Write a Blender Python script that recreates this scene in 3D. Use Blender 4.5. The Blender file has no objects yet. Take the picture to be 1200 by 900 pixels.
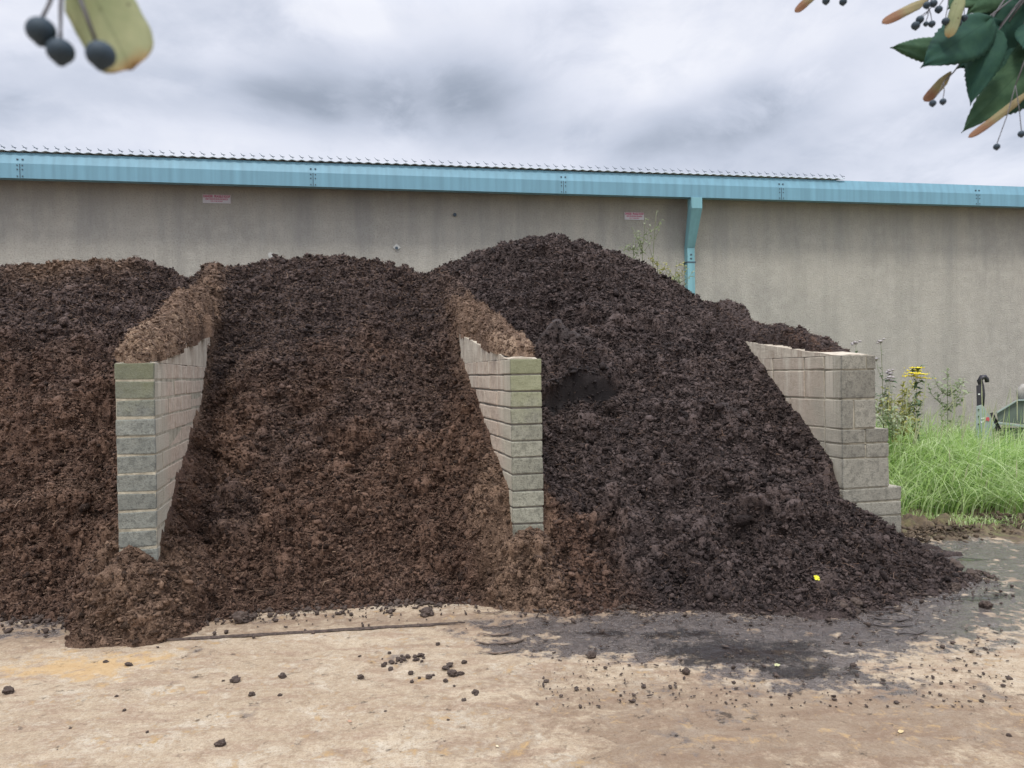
import bpy, bmesh, math, random
import numpy as np
from mathutils import Vector, Matrix, Euler

random.seed(7)
RNG = np.random.default_rng(11)
scene = bpy.context.scene
COL = scene.collection
R = math.radians

# ------------------------------------------------------------------ camera
CAM_H = 1.5
cam_d = bpy.data.cameras.new("camera")
cam = bpy.data.objects.new("camera", cam_d)
COL.objects.link(cam)
cam_d.sensor_width = 36.0
cam_d.lens = 27.0
cam_d.clip_start = 0.02
cam_d.clip_end = 800
CAM_M = Matrix.Translation((0, 0, CAM_H)) @ Matrix.Rotation(R(90 - 0.76), 4, 'X') @ Matrix.Rotation(-0.015, 4, 'Z')
cam.matrix_world = CAM_M
cam_d.dof.use_dof = True
cam_d.dof.focus_distance = 6.0
cam_d.dof.aperture_fstop = 14.0
scene.camera = cam
CR = CAM_M.to_3x3()

def ray(px, py):
    return CR @ Vector(((px - 600) / 900.0, -(py - 450) / 900.0, -1.0))

def at_depth(px, py, d):
    return Vector((0, 0, CAM_H)) + ray(px, py) * d

def at_ground(px, py, z=0.0):
    r = ray(px, py)
    return Vector((0, 0, CAM_H)) + r * ((z - CAM_H) / r.z)

def project(p):
    q = CR.transposed() @ (Vector(p) - Vector((0, 0, CAM_H)))
    return 600 + 900 * q.x / -q.z, 450 - 900 * q.y / -q.z

# ------------------------------------------------------------------ noise
def _hash(ix, iy, seed):
    n = (ix.astype(np.int64) * 374761393 + iy.astype(np.int64) * 668265263 + seed * 1442695041) & 0xFFFFFFFF
    n = ((n ^ (n >> 13)) * 1274126177) & 0xFFFFFFFF
    n = ((n ^ (n >> 16)) * 2246822519) & 0xFFFFFFFF
    n = n ^ (n >> 15)
    return (n & 0xFFFFFF) / float(0xFFFFFF)

def vn(x, y, seed=0):
    xi = np.floor(x); yi = np.floor(y)
    fx = x - xi; fy = y - yi
    fx = fx * fx * fx * (fx * (fx * 6 - 15) + 10); fy = fy * fy * fy * (fy * (fy * 6 - 15) + 10)
    a = _hash(xi, yi, seed); b = _hash(xi + 1, yi, seed)
    c = _hash(xi, yi + 1, seed); d = _hash(xi + 1, yi + 1, seed)
    return (a * (1 - fx) + b * fx) * (1 - fy) + (c * (1 - fx) + d * fx) * fy

def fbm(x, y, seed=0, octv=4, gain=0.5):
    s = 0; a = 1; t = 0
    for i in range(octv):
        s = s + a * (vn(x, y, seed + i * 17) * 2 - 1); t += a
        x, y = (x * 0.8 - y * 0.6) * 2.03 + 3.1, (x * 0.6 + y * 0.8) * 2.03 + 7.7
        a *= gain
    return s / t

def worley(x, y, seed=0):
    xi = np.floor(x); yi = np.floor(y)
    best = np.full(np.shape(x), 9.0)
    for dx in (-1, 0, 1):
        for dy in (-1, 0, 1):
            cx = xi + dx; cy = yi + dy
            px = cx + _hash(cx, cy, seed); py = cy + _hash(cx, cy, seed + 5)
            d = (x - px) ** 2 + (y - py) ** 2
            best = np.minimum(best, d)
    return np.sqrt(best)

def sstep(a, b, x):
    t = np.clip((x - a) / (b - a), 0, 1)
    return t * t * (3 - 2 * t)

# ------------------------------------------------------------------ object helpers
def tag(o, label=None, cat=None, group=None, kind=None):
    if label: o["label"] = label
    if cat: o["category"] = cat
    if group: o["group"] = group
    if kind: o["kind"] = kind
    return o

def link(name, me, mats=(), parent=None):
    o = bpy.data.objects.new(name, me)
    COL.objects.link(o)
    for m in mats: me.materials.append(m)
    if parent: o.parent = parent
    return o

def empty(name, loc=(0, 0, 0), rz=0):
    o = bpy.data.objects.new(name, None)
    COL.objects.link(o)
    o.location = loc
    o.rotation_euler = (0, 0, rz)
    o.empty_display_size = 0.1
    return o

def np_mesh(name, V, F, mat_index=None, smooth=True, attrs=None):
    """V (n,3); F list of arrays (k,3) or (k,4)"""
    me = bpy.data.meshes.new(name)
    if not isinstance(F, list): F = [F]
    F = [f for f in F if len(f)]
    loops = np.concatenate([f.ravel() for f in F]).astype(np.int32)
    sizes = np.concatenate([np.full(len(f), f.shape[1]) for f in F]).astype(np.int32)
    starts = np.concatenate([[0], np.cumsum(sizes)[:-1]]).astype(np.int32)
    me.vertices.add(len(V)); me.vertices.foreach_set("co", np.asarray(V, np.float32).ravel())
    me.loops.add(len(loops)); me.loops.foreach_set("vertex_index", loops)
    me.polygons.add(len(sizes)); me.polygons.foreach_set("loop_start", starts)
    try: me.polygons.foreach_set("loop_total", sizes)
    except Exception: pass
    if mat_index is not None: me.polygons.foreach_set("material_index", np.asarray(mat_index, np.int32))
    me.polygons.foreach_set("use_smooth", np.full(len(sizes), smooth, dtype=bool))
    if attrs:
        for k, a in attrs.items():
            at = me.attributes.new(k, 'FLOAT', 'POINT')
            at.data.foreach_set("value", np.asarray(a, np.float32))
    me.update(calc_edges=True)
    return me

def grid_faces(nu, nv):
    i = np.arange(nu - 1)[:, None]; j = np.arange(nv - 1)[None, :]
    a = (i * nv + j).ravel()
    return np.stack([a, a + nv, a + nv + 1, a + 1], 1)

def bm_box(bm, x0, x1, y0, y1, z0, z1, mi=0, jit=0.0):
    vs = []
    for x in (x0, x1):
        for y in (y0, y1):
            for z in (z0, z1):
                vs.append(bm.verts.new((x + random.uniform(-jit, jit), y + random.uniform(-jit, jit), z + random.uniform(-jit, jit))))
    idx = [(0, 1, 3, 2), (4, 6, 7, 5), (0, 4, 5, 1), (2, 3, 7, 6), (0, 2, 6, 4), (1, 5, 7, 3)]
    fs = []
    for q in idx:
        f = bm.faces.new([vs[k] for k in q]); f.material_index = mi; fs.append(f)
    return vs, fs

def bm_tube(bm, pts, rads, seg=8, mi=0, caps=True):
    pts = [Vector(p) for p in pts]
    rings = []
    up = Vector((0.13, 0.2, 1)).normalized()
    for i, p in enumerate(pts):
        t = (pts[min(i + 1, len(pts) - 1)] - pts[max(i - 1, 0)]).normalized()
        a = t.cross(up)
        if a.length < 1e-4: a = t.cross(Vector((1, 0, 0)))
        a.normalize(); b = t.cross(a)
        r = rads[i] if hasattr(rads, '__len__') else rads
        rings.append([bm.verts.new(p + (a * math.cos(2 * math.pi * k / seg) + b * math.sin(2 * math.pi * k / seg)) * r) for k in range(seg)])
    for i in range(len(rings) - 1):
        for k in range(seg):
            f = bm.faces.new((rings[i][k], rings[i][(k + 1) % seg], rings[i + 1][(k + 1) % seg], rings[i + 1][k]))
            f.material_index = mi; f.smooth = True
    if caps:
        for rg in (rings[0], rings[-1]):
            try: f = bm.faces.new(rg); f.material_index = mi
            except ValueError: pass

def bm_prism(bm, poly, y0, y1, mi=0):
    """poly in (x,z), extruded from y0 to y1"""
    a = [bm.verts.new((x, y0, z)) for x, z in poly]
    b = [bm.verts.new((x, y1, z)) for x, z in poly]
    n = len(poly)
    fs = [bm.faces.new(a), bm.faces.new(b[::-1])]
    for i in range(n):
        fs.append(bm.faces.new((a[i], b[i], b[(i + 1) % n], a[(i + 1) % n])))
    for f in fs: f.material_index = mi
    return fs

def finish(bm, name, mats, parent=None, bevel=0, smooth=False):
    bmesh.ops.recalc_face_normals(bm, faces=bm.faces)
    if bevel:
        bmesh.ops.bevel(bm, geom=list(bm.edges), offset=bevel, segments=2, profile=0.6, affect='EDGES', clamp_overlap=True)
    me = bpy.data.meshes.new(name)
    bm.to_mesh(me); bm.free()
    if smooth:
        me.polygons.foreach_set("use_smooth", [True] * len(me.polygons))
    return link(name, me, mats, parent)

# ------------------------------------------------------------------ material helpers
class MT:
    def __init__(s, name):
        s.m = bpy.data.materials.new(name); s.m.use_nodes = True
        s.t = s.m.node_tree; s.n = s.t.nodes; s.n.clear()
        s.out = s.n.new("ShaderNodeOutputMaterial")
        s.b = s.n.new("ShaderNodeBsdfPrincipled")
        s.t.links.new(s.b.outputs[0], s.out.inputs[0])
        s.b.inputs["Roughness"].default_value = 0.9
        s._tc = None
    def L(s, a, b): s.t.links.new(a, b)
    def coord(s, scale=(1, 1, 1), kind="Object", rot=(0, 0, 0)):
        if not s._tc: s._tc = s.n.new("ShaderNodeTexCoord")
        mp = s.n.new("ShaderNodeMapping")
        mp.inputs["Scale"].default_value = scale
        mp.inputs["Rotation"].default_value = rot
        s.L(s._tc.outputs[kind], mp.inputs[0])
        return mp.outputs[0]
    def noise(s, scale, detail=4, rough=0.55, co=None, dist=0.0):
        n = s.n.new("ShaderNodeTexNoise")
        n.inputs["Scale"].default_value = scale; n.inputs["Detail"].default_value = detail
        n.inputs["Roughness"].default_value = rough; n.inputs["Distortion"].default_value = dist
        s.L(co if co is not None else s.coord(), n.inputs["Vector"])
        return n.outputs["Fac"]
    def voro(s, scale, co=None, feature='F1', out="Distance"):
        n = s.n.new("ShaderNodeTexVoronoi"); n.feature = feature
        n.inputs["Scale"].default_value = scale
        s.L(co if co is not None else s.coord(), n.inputs["Vector"])
        return n.outputs[out]
    def ramp(s, fac, stops):
        n = s.n.new("ShaderNodeValToRGB"); e = n.color_ramp.elements
        while len(e) < len(stops): e.new(0.5)
        for k, (p, c) in enumerate(stops):
            e[k].position = p
            e[k].color = (c, c, c, 1) if not hasattr(c, '__len__') else (*c, 1)
        s.L(fac, n.inputs[0]); return n.outputs[0]
    def mix(s, fac, a, b, mode='MIX'):
        n = s.n.new("ShaderNodeMix"); n.data_type = 'RGBA'; n.blend_type = mode
        for sock, v in ((n.inputs[0], fac), (n.inputs[6], a), (n.inputs[7], b)):
            if isinstance(v, bpy.types.NodeSocket): s.L(v, sock)
            elif hasattr(v, '__len__'): sock.default_value = (*v, 1)
            else: sock.default_value = v if sock == n.inputs[0] else (v, v, v, 1)
        return n.outputs[2]
    def math(s, op, a, b=0.0, c=None, clamp=False):
        n = s.n.new("ShaderNodeMath"); n.operation = op; n.use_clamp = clamp
        for k, v in enumerate((a, b) if c is None else (a, b, c)):
            if isinstance(v, bpy.types.NodeSocket): s.L(v, n.inputs[k])
            else: n.inputs[k].default_value = v
        return n.outputs[0]
    def attr(s, name, out="Fac"):
        n = s.n.new("ShaderNodeAttribute"); n.attribute_name = name; return n.outputs[out]
    def sep(s, v):
        n = s.n.new("ShaderNodeSeparateXYZ"); s.L(v, n.inputs[0]); return n.outputs
    def bump(s, h, strength=0.5, dist=0.02, normal=None):
        n = s.n.new("ShaderNodeBump"); n.inputs["Strength"].default_value = strength
        n.inputs["Distance"].default_value = dist; s.L(h, n.inputs["Height"])
        if normal is not None: s.L(normal, n.inputs["Normal"])
        s.L(n.outputs[0], s.b.inputs["Normal"]); return n.outputs[0]
    def base(s, v):
        if isinstance(v, bpy.types.NodeSocket): s.L(v, s.b.inputs["Base Color"])
        else: s.b.inputs["Base Color"].default_value = (*v, 1)
    def rough(s, v):
        if isinstance(v, bpy.types.NodeSocket): s.L(v, s.b.inputs["Roughness"])
        else: s.b.inputs["Roughness"].default_value = v

def simple(name, col, rough=0.8, var=0.25, scale=20, bump=0.2, bd=0.005, metal=0.0):
    m = MT(name)
    n = m.noise(scale, 5, 0.6)
    c = m.mix(m.ramp(n, [(0.3, 0.0), (0.7, 1.0)]), tuple(x * (1 - var) for x in col), tuple(min(1, x * (1 + var)) for x in col))
    m.base(c); m.rough(rough); m.b.inputs["Metallic"].default_value = metal
    if bump: m.bump(m.noise(scale * 4, 4, 0.6), bump, bd)
    return m.m

def muck_mat(name, brown, black, dry, straw_amt=0.5):
    """brown, black, dry: (dark, mid, light) albedo triples; attributes say how far each spot is one or another"""
    m = MT(name)
    big = m.noise(1.6, 3, 0.6)
    med = m.noise(11, 6, 0.75, dist=0.8)
    fine = m.noise(85, 6, 0.8, dist=1.2)
    vor = m.voro(60)
    dk = m.math('ADD', m.attr('dark'), m.math('MULTIPLY', m.math('SUBTRACT', med, 0.5), 1.0), clamp=True)
    dr = m.math('ADD', m.attr('dry'), m.math('MULTIPLY', m.math('SUBTRACT', med, 0.5), 1.2), clamp=True)
    dr = m.math('MULTIPLY', dr, m.math('MULTIPLY', m.attr('dry'), 2.0, clamp=True))
    cols = [m.mix(dr, m.mix(dk, brown[k], black[k]), dry[k]) for k in range(3)]
    tuft = m.attr('tuft')
    t1 = m.math('ADD', m.math('MULTIPLY', med, 0.55), m.math('ADD', m.math('MULTIPLY', fine, 0.75), m.math('MULTIPLY', tuft, 0.45)))
    c = m.mix(m.ramp(t1, [(0.68, 0.0), (0.96, 1.0)]), cols[0], cols[1])
    t2 = m.math('ADD', m.math('MULTIPLY', fine, 1.0), m.math('ADD', m.math('MULTIPLY', tuft, 0.30), m.math('MULTIPLY', big, 0.35)))
    c = m.mix(m.math('MULTIPLY', m.ramp(t2, [(0.84, 0.0), (1.04, 1.0)]), 0.9), c, cols[2])
    fib = m.n.new("ShaderNodeTexWave"); fib.inputs["Scale"].default_value = 25; fib.inputs["Distortion"].default_value = 34
    fib.inputs["Detail"].default_value = 5; fib.inputs["Detail Scale"].default_value = 2.6
    m.L(m.coord(), fib.inputs["Vector"])
    ff = m.ramp(fib.outputs["Fac"], [(0.84, 0.0), (0.97, 1.0)])
    c = m.mix(m.math('MULTIPLY', ff, 0.45 * straw_amt), c, m.mix(1.0, cols[2], (1.5, 1.5, 1.5), 'MULTIPLY'))
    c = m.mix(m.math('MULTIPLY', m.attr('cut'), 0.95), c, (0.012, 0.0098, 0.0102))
    c = m.mix(m.math('MULTIPLY', m.attr('crust'), 0.85), c, (0.080, 0.066, 0.063))
    m.base(c)
    m.rough(m.ramp(med, [(0.3, 0.6), (0.7, 0.95)]))
    m.b.inputs["Specular IOR Level"].default_value = 0.22
    h = m.math('ADD', m.math('MULTIPLY', fine, 1.4), m.math('MULTIPLY', vor, -0.6))
    h = m.math('MULTIPLY', h, m.math('SUBTRACT', 1.0, m.math('MULTIPLY', m.attr('cut'), 0.8)))
    m.bump(h, 0.9, 0.014)
    return m.m

M = {}
BROWN = ((0.0105, 0.0058, 0.0043), (0.067, 0.0355, 0.0240), (0.215, 0.131, 0.091))
BLACK = ((0.0085, 0.0062, 0.0060), (0.036, 0.0258, 0.0242), (0.138, 0.105, 0.097))
DRY = ((0.040, 0.025, 0.017), (0.135, 0.085, 0.057), (0.33, 0.22, 0.15))
PALE = ((0.045, 0.028, 0.019), (0.19, 0.125, 0.085), (0.47, 0.34, 0.24))
M['muck'] = muck_mat('muck', BROWN, BLACK, DRY, 0.9)
M['muck_dry'] = muck_mat('muck_dry', ((0.022, 0.013, 0.009), (0.105, 0.066, 0.046), (0.25, 0.165, 0.115)), BLACK, PALE, 1.2)
M['muck_matted'] = muck_mat('muck_matted', BLACK, BLACK, BROWN, 0.9)
M['muck_slab'] = simple('muck_slab', (0.017, 0.0145, 0.016), 0.75, 0.25, 18, 0.5, 0.006)
M['clod'] = simple('clod', (0.068, 0.048, 0.038), 0.9, 0.6, 60, 0.7, 0.004)
M['clod_big'] = simple('clod_big', (0.078, 0.056, 0.045), 0.9, 0.45, 3.5, 0.6, 0.006)
M['straw_pale'] = simple('straw_pale', (0.25, 0.165, 0.11), 0.8, 0.5, 30, 0)
M['straw_brown'] = simple('straw_brown', (0.13, 0.078, 0.052), 0.8, 0.5, 30, 0)
M['straw_dark'] = simple('straw_dark', (0.075, 0.052, 0.045), 0.8, 0.5, 30, 0)

# ------------------------------------------------------------------ bay frame
YAW = R(13.8)
U = np.array([math.cos(YAW), math.sin(YAW)]); Vv = np.array([-math.sin(YAW), math.cos(YAW)])
OX, OY = 0.098, 5.2
UL, UM, UR = -2.438, 0.0, 2.464     # left wall centre, middle wall centre, right wall's inner face
VC = 3.7                             # crest line
def uv2w(u, v): return OX + u * U[0] + v * Vv[0], OY + u * U[1] + v * Vv[1]
def w2uv(x, y):
    dx, dy = x - OX, y - OY
    return dx * U[0] + dy * U[1], dx * Vv[0] + dy * Vv[1]

def foot_table():
    px = [(-260, 716), (-120, 718), (0, 722), (60, 724), (215, 723), (300, 716), (450, 708), (560, 700), (660, 716), (760, 710), (900, 712), (985, 716), (1060, 695), (1110, 684), (1150, 672)]
    t = []
    for x, y in px:
        p = at_ground(x, y); t.append(w2uv(p.x, p.y))
    t.sort(); return np.array(t)
FT = foot_table()
SIL = [(-400, 330), (-200, 322), (-80, 314), (0, 307), (40, 303), (100, 298), (160, 300), (200, 310), (235, 318), (262, 309), (300, 305), (340, 302), (400, 300), (440, 302), (480, 312),
       (505, 319), (530, 308), (560, 288), (600, 277), (650, 274), (700, 283), (730, 297), (755, 312), (780, 328), (800, 343), (830, 356), (870, 368), (940, 392)]
SX = np.array([s[0] for s in SIL]); SY = np.array([s[1] for s in SIL])
CU = np.linspace(-9, 4.2, 140); CH = []
for u in CU:
    h = 2.8; x, y = uv2w(u, VC)
    for it in range(12):
        px, py = project((x, y, h))
        h += (py - float(np.interp(px, SX, SY))) / 900 * y
    CH.append(h)
CH = np.array(CH)

def smax(a, b, k):
    d = np.clip(0.5 + 0.5 * (a - b) / k, 0, 1)
    return b * (1 - d) + a * d + k * d * (1 - d)
def smin(a, b, k): return -smax(-a, -b, k)
FEAT = {}
def heap_h(u, v, feat=True):
    vf = np.interp(u, FT[:, 0], FT[:, 1])
    vf = vf + 0.13 * fbm(u * 2.3, u * 0 + 2.3, 5, 4) + 0.05 * fbm(u * 11, u * 0 + 5.3, 15, 3)
    H = np.interp(u, CU, CH)
    s = np.clip((v - vf) / (VC - vf), -0.2, 1)
    dw = np.minimum(np.abs(u - UL), np.minimum(np.abs(u - UM), np.abs(u - UR)))
    near = np.exp(-(dw / 0.35) ** 2)
    h = H * np.sign(s) * np.abs(s) ** 0.94 * (0.55 + 0.45 * sstep(0, 0.13, s))
    h = np.where(v > VC, H - 1.25 * (v - VC), h)
    h = h - 0.10 * np.exp(-((v - VC) / 0.35) ** 2) + 0.04
    # material banked against the walls, running out as spurs in front of their ends
    vp = np.maximum(v, 0)
    wob = 0.05 * fbm(u * 6, v * 6, 205, 3)
    for uw, c0, c1, c2, fwd in ((UL, 0.46, 0.05, 0.52, 1.02), (UM, 0.42, 0.26, 0.56, 0.92)):
        cc = c0 + c1 * sstep(0, 0.13, v) + c2 * vp
        d = np.sqrt(np.maximum(np.abs(u - uw) - 0.07, 0) ** 2 + (fwd * np.minimum(v + 0.03, 0)) ** 2)
        sp = cc - 1.5 * d - 0.25 * np.clip(d - 0.3, 0, 1) + wob
        h = np.where(v < 3.2, smax(h, sp - 3 * sstep(2.4, 3.2, v), 0.10), h)
    rg = (np.exp(-((u - UL) / 0.15) ** 2) + 0.8 * np.exp(-((u - UM) / 0.17) ** 2)) * sstep(1.7, 2.3, v) * (1 - sstep(3.3, 4.0, v))
    h = h + 0.16 * rg
    h = h - 0.12 * np.exp(-((u - UL + 0.42) / 0.25) ** 2) * sstep(0.6, 1.8, v) * (1 - sstep(3, 3.9, v))
    h = h - 0.12 * np.exp(-((u - UM + 0.45) / 0.25) ** 2) * sstep(0.8, 1.8, v) * (1 - sstep(3, 3.9, v))
    w = sstep(0.0, 0.6, v - vf) * (1 - 0.75 * sstep(VC - 0.5, VC, v)) * (1 - 0.7 * near)
    h = h + w * (0.15 * fbm(u * 0.8, v * 1.3, 31, 3) + 0.17 * fbm(u * 1.7, v * 2.9, 41, 3) + 0.085 * fbm(u * 2.6, v * 6.5, 43, 3))
    spR = 0.46 + 0.24 * sstep(0, 0.15, v) + 0.76 * np.minimum(vp, 1.45) + 0.34 * np.maximum(vp - 1.45, 0) - 0.75 * np.maximum(UR - u, 0) + wob
    h = np.where((v < 3.4) & (u > 1.2), smax(h, spR - 3 * sstep(2.6, 3.4, v) - 2 * sstep(0, -0.4, v), 0.08), h)
    h = h - 0.20 * np.exp(-((u - UL - 0.22) / 0.24) ** 2) * sstep(1.1, 1.9, v) * (1 - sstep(2.5, 3.2, v))
    # right end: bounded by the contact line along the wall, spilling round its front
    lim = 0.50 + 0.24 * sstep(0, 0.15, v) + 0.80 * vp + 0.85 * (UR - u) + wob * 0.5
    lim = np.where(v < 0, lim + 0.10 * np.clip(-v, 0, 0.5), lim)
    h = np.where(v < 2.6, smin(h, lim + 3 * sstep(1.9, 2.6, v), 0.05), h)
    inside = np.where(v > 0.05, 1 - sstep(UR + 0.05, UR + 0.24, u), 1.0)
    over = sstep(1.8, 2.6, v)
    flank = np.minimum(h, 1.95 + 1.2 * np.clip(3.35 - u, -1.5, 3)) * (1 - sstep(3.15, 4.1, u))
    hin = h * inside * (1 - over) + flank * over
    spill = np.maximum(0.30 * np.exp(-((u - 2.9) / 0.32) ** 2), 0.0) + 0.22 * np.clip(3.55 - u, 0, 1) + 0.07 * fbm(u * 4, v * 4, 66, 3)
    hout = np.where(u > UR, np.minimum(h, np.where(v > -0.25, 9, 9)), h)
    edge_u = 3.62 - 0.75 * sstep(-0.5, -1.4, v) + 0.16 * fbm(v * 3, u * 2, 67, 3)
    hout = smin(hout, 0.50 * (edge_u - u), 0.04)
    hout = np.where(v > -0.02, smin(hout, 0.52 - 0.55 * (u - UR), 0.03), hout)
    h = np.where(v > 0.05, hin, hout)
    h = np.where((v > 0.05) & (v < 2.2) & (u > 3.6), -0.1, h)
    if feat and FEAT:
        h = h + features(u, v)[0]
    return h

def hit_uv(px, py):
    r = ray(px, py); o = Vector((0, 0, CAM_H))
    t = np.arange(4.0, 9.5, 0.01)
    u, v = w2uv(o.x + r.x * t, o.y + r.y * t)
    k = int(np.argmax(heap_h(u, v, False) > o.z + r.z * t))
    return float(u[k]), float(v[k])
def seg_d(u, v, a, b):
    ax, ay = a; bx, by = b; L2 = (bx - ax) ** 2 + (by - ay) ** 2
    t = np.clip(((u - ax) * (bx - ax) + (v - ay) * (by - ay)) / L2, 0, 1)
    return np.sqrt((u - ax - t * (bx - ax)) ** 2 + (v - ay - t * (by - ay)) ** 2), t
def features(u, v):
    """a slumped shelf with a smooth dark cut face, and a gable-shaped crust above it"""
    cu = (u - FEAT['c'][0]) / FEAT['w']
    arch = np.sqrt(np.clip(1 - cu ** 2, 0, 1))
    v0 = FEAT['a'][1] + (FEAT['b'][1] - FEAT['a'][1]) * (cu + 1) / 2 - 0.055 * arch
    n = 0.008 * fbm(u * 7, v * 3, 301, 3)
    stepf = sstep(v0 + n, v0 + 0.035 + n, v)
    h = 0.19 * arch ** 0.8 * stepf * (1 - sstep(0.12, 0.75, v - v0))
    h = h - 0.05 * arch * np.exp(-((v - v0 + 0.03) / 0.06) ** 2)
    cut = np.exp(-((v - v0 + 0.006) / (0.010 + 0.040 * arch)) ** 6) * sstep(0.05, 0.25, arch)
    d1, t1 = seg_d(u, v, FEAT['pk'], FEAT['pl']); d2, t2 = seg_d(u, v, FEAT['pk'], FEAT['pr'])
    rid = np.maximum(np.exp(-(d1 / 0.028) ** 2) * (1 - 0.3 * t1), np.exp(-(d2 / 0.028) ** 2) * (1 - 0.3 * t2))
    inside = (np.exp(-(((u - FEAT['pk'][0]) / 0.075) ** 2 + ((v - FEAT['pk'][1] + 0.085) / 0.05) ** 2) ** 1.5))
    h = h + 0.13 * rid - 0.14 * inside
    cut = np.maximum(cut, np.clip(inside * 1.6, 0, 1) * (1 - rid))  # recess under the gable blackened too, its shade put into the colour
    d3, t3 = seg_d(u, v, FEAT['s1'], FEAT['s2'])
    h = h + 0.07 * np.exp(-(d3 / 0.05) ** 2)
    crust = np.maximum(np.clip(rid * 1.3, 0, 1) ** 1.5, 0.9 * np.exp(-(d3 / 0.05) ** 4))
    lip = 0.085 * arch * np.exp(-((v - v0 - 0.055) / 0.045) ** 2) + 0.06 * np.clip(rid, 0, 1)
    return h, np.clip(cut, 0, 1), np.clip(crust, 0, 1), lip
a_ = hit_uv(636, 470); b_ = hit_uv(724, 466); c_ = hit_uv(679, 476)
pk = hit_uv(655, 399); pl = hit_uv(624, 428); pr = hit_uv(690, 426)
s1 = hit_uv(850, 486); s2 = hit_uv(876, 492)
FEAT.update(a=a_, b=b_, c=((a_[0] + b_[0]) / 2, c_[1]), w=(b_[0] - a_[0]) / 2, pk=pk, pl=pl, pr=pr, s1=s1, s2=s2)

def bil(x, y, seed): return np.abs(vn(x, y, seed) * 2 - 1)
def muck_detail(u, v, s=1.0):
    wu = u + 0.05 * fbm(u * 5, v * 5, 3, 3); wv = v + 0.05 * fbm(u * 5, v * 5, 4, 3)
    a = 0.105 * (0.55 - worley(wu * 3.6, wv * 4.6, 3)) * (0.2 + vn(u * 1.1, v * 1.1, 59))
    b = 0.046 * (0.55 - worley(wu * 9, wv * 10, 5)) * (0.3 + vn(u * 2.1, v * 2.1, 60) * 1.2)
    c1 = 0.034 * (0.55 - worley(wu * 20, wv * 20, 9)) * (0.4 + vn(u * 3.1, v * 3.1, 61))
    f = 0.060 * fbm(wu * 5.5, wv * 6.5, 22, 7, 0.66)
    g = 0.030 * (0.35 - bil(wu * 23, wv * 23, 71)) + 0.024 * (0.35 - bil(wu * 48, wv * 48, 72)) + 0.016 * (vn(u * 80, v * 80, 77) - 0.5)
    return s * (a + b + c1 + f + g)

# the whole surface on one grid, then cut along the wall lines into three heaps
us = np.concatenate([np.arange(-8.6, -5.2, 0.05), np.arange(-5.2, 4.2, 0.0118)])
vs = np.concatenate([np.arange(-1.75, 4.0, 0.0115), np.arange(4.0, 6.8, 0.06)])
GU, GV = np.meshgrid(us, vs, indexing='ij')
base = heap_h(GU, GV)
du = np.gradient(base, axis=0) / np.gradient(GU, axis=0)
dv = np.gradient(base, axis=1) / np.gradient(GV, axis=1)
du = np.clip(du, -1.2, 1.2); dv = np.clip(dv, -1.2, 1.2)
ln = np.sqrt(1 + du ** 2 + dv ** 2)
# slope-aware detail coordinates so lumps are not stretched down the slope
det = muck_detail(GU, GV * 1.2 + 0.3 * base)
edge = sstep(-0.02, 0.12, base)
in_wall = ((np.abs(GU - UL) < 0.14) | (np.abs(GU - UM) < 0.14) | ((GU > UR - 0.05) & (GU < 2.9))) & (GV > -0.05) & (GV < 2.0)
amp = np.where(in_wall, 0.35, 1.0) * (0.35 + 0.65 * edge)
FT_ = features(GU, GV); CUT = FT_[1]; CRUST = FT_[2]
_n1 = fbm(GU * 2.6, GV * 2.6, 401, 4); _n2 = fbm(GU * 1.2, GV * 1.2, 402, 3)
DARK = sstep(-0.05, 0.30, GU - UM + 0.20 * _n1 - 0.38 * (1 - sstep(0.0, 0.35, GV)) * (GU < 1.2)) * 0.95
DARK = np.maximum(DARK, 0.85 * sstep(1.5, 2.9, GV + 0.9 * _n2 + 0.1 * (GU > UL) + 0.25 * _n1))
DARK = np.maximum(DARK, 0.55 * sstep(0.15, 0.5, _n2 + 0.3 * _n1) * (GU > UL))
RIDGE = np.exp(-((GU - UL) / 0.17) ** 4) * sstep(1.0, 1.6, GV) * (1 - 0.55 * sstep(2.8, 3.6, GV)) + 0.6 * np.exp(-((GU - UM + 0.02) / 0.15) ** 4) * sstep(1.0, 1.6, GV) * (1 - 0.7 * sstep(2.3, 3.4, GV))
SPUR = np.exp(-((GU - UL) / 0.34) ** 4) * (1 - sstep(0.1, 0.5, GV)) * 0.55 + np.exp(-((GU - UM + 0.08) / 0.26) ** 4) * (1 - sstep(0.3, 0.9, GV)) * 0.75
PALEC = np.exp(-(((GU - UL + 1.35) / 0.55) ** 2 + ((GV - 3.6) / 0.30) ** 2)) * 1.3
DRYA = np.clip(RIDGE * 0.85 + SPUR + PALEC + 0.28 * sstep(0.1, 0.5, _n1) * (GU < UL) * (GV < 2.4) + 0.12 * (GU < UM) * (GV < 1.8), 0, 1)
det = det * amp * (1 - 0.80 * np.maximum(CUT, 0.7 * CRUST))
PX = GU - det * du / ln + 0.010 * fbm(GU * 30, GV * 30, 91, 2) * amp
PV = GV - det * dv / ln + 0.010 * fbm(GU * 30, GV * 30, 95, 2) * amp
PV = PV - FT_[3]
PZ = base + det / ln
PZ = np.where(base < 0.0, base + det * 0.5, PZ)
WX, WY = uv2w(PX, PV)
ALLV = np.stack([WX, WY, PZ], -1)
NV = len(vs)
MAXZ = PZ

def surf(u, v):
    iu = np.clip(np.searchsorted(us, u), 1, len(us) - 1); iv = np.clip(np.searchsorted(vs, v), 1, len(vs) - 1)
    return ALLV[iu, iv]

ICO = None
def ico_template():
    bm = bmesh.new(); bmesh.ops.create_icosphere(bm, subdivisions=1, radius=1)
    V = np.array([v.co[:] for v in bm.verts]); F = np.array([[v.index for v in f.verts] for f in bm.faces]); bm.free()
    return V, F
ICO = ico_template()

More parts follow.
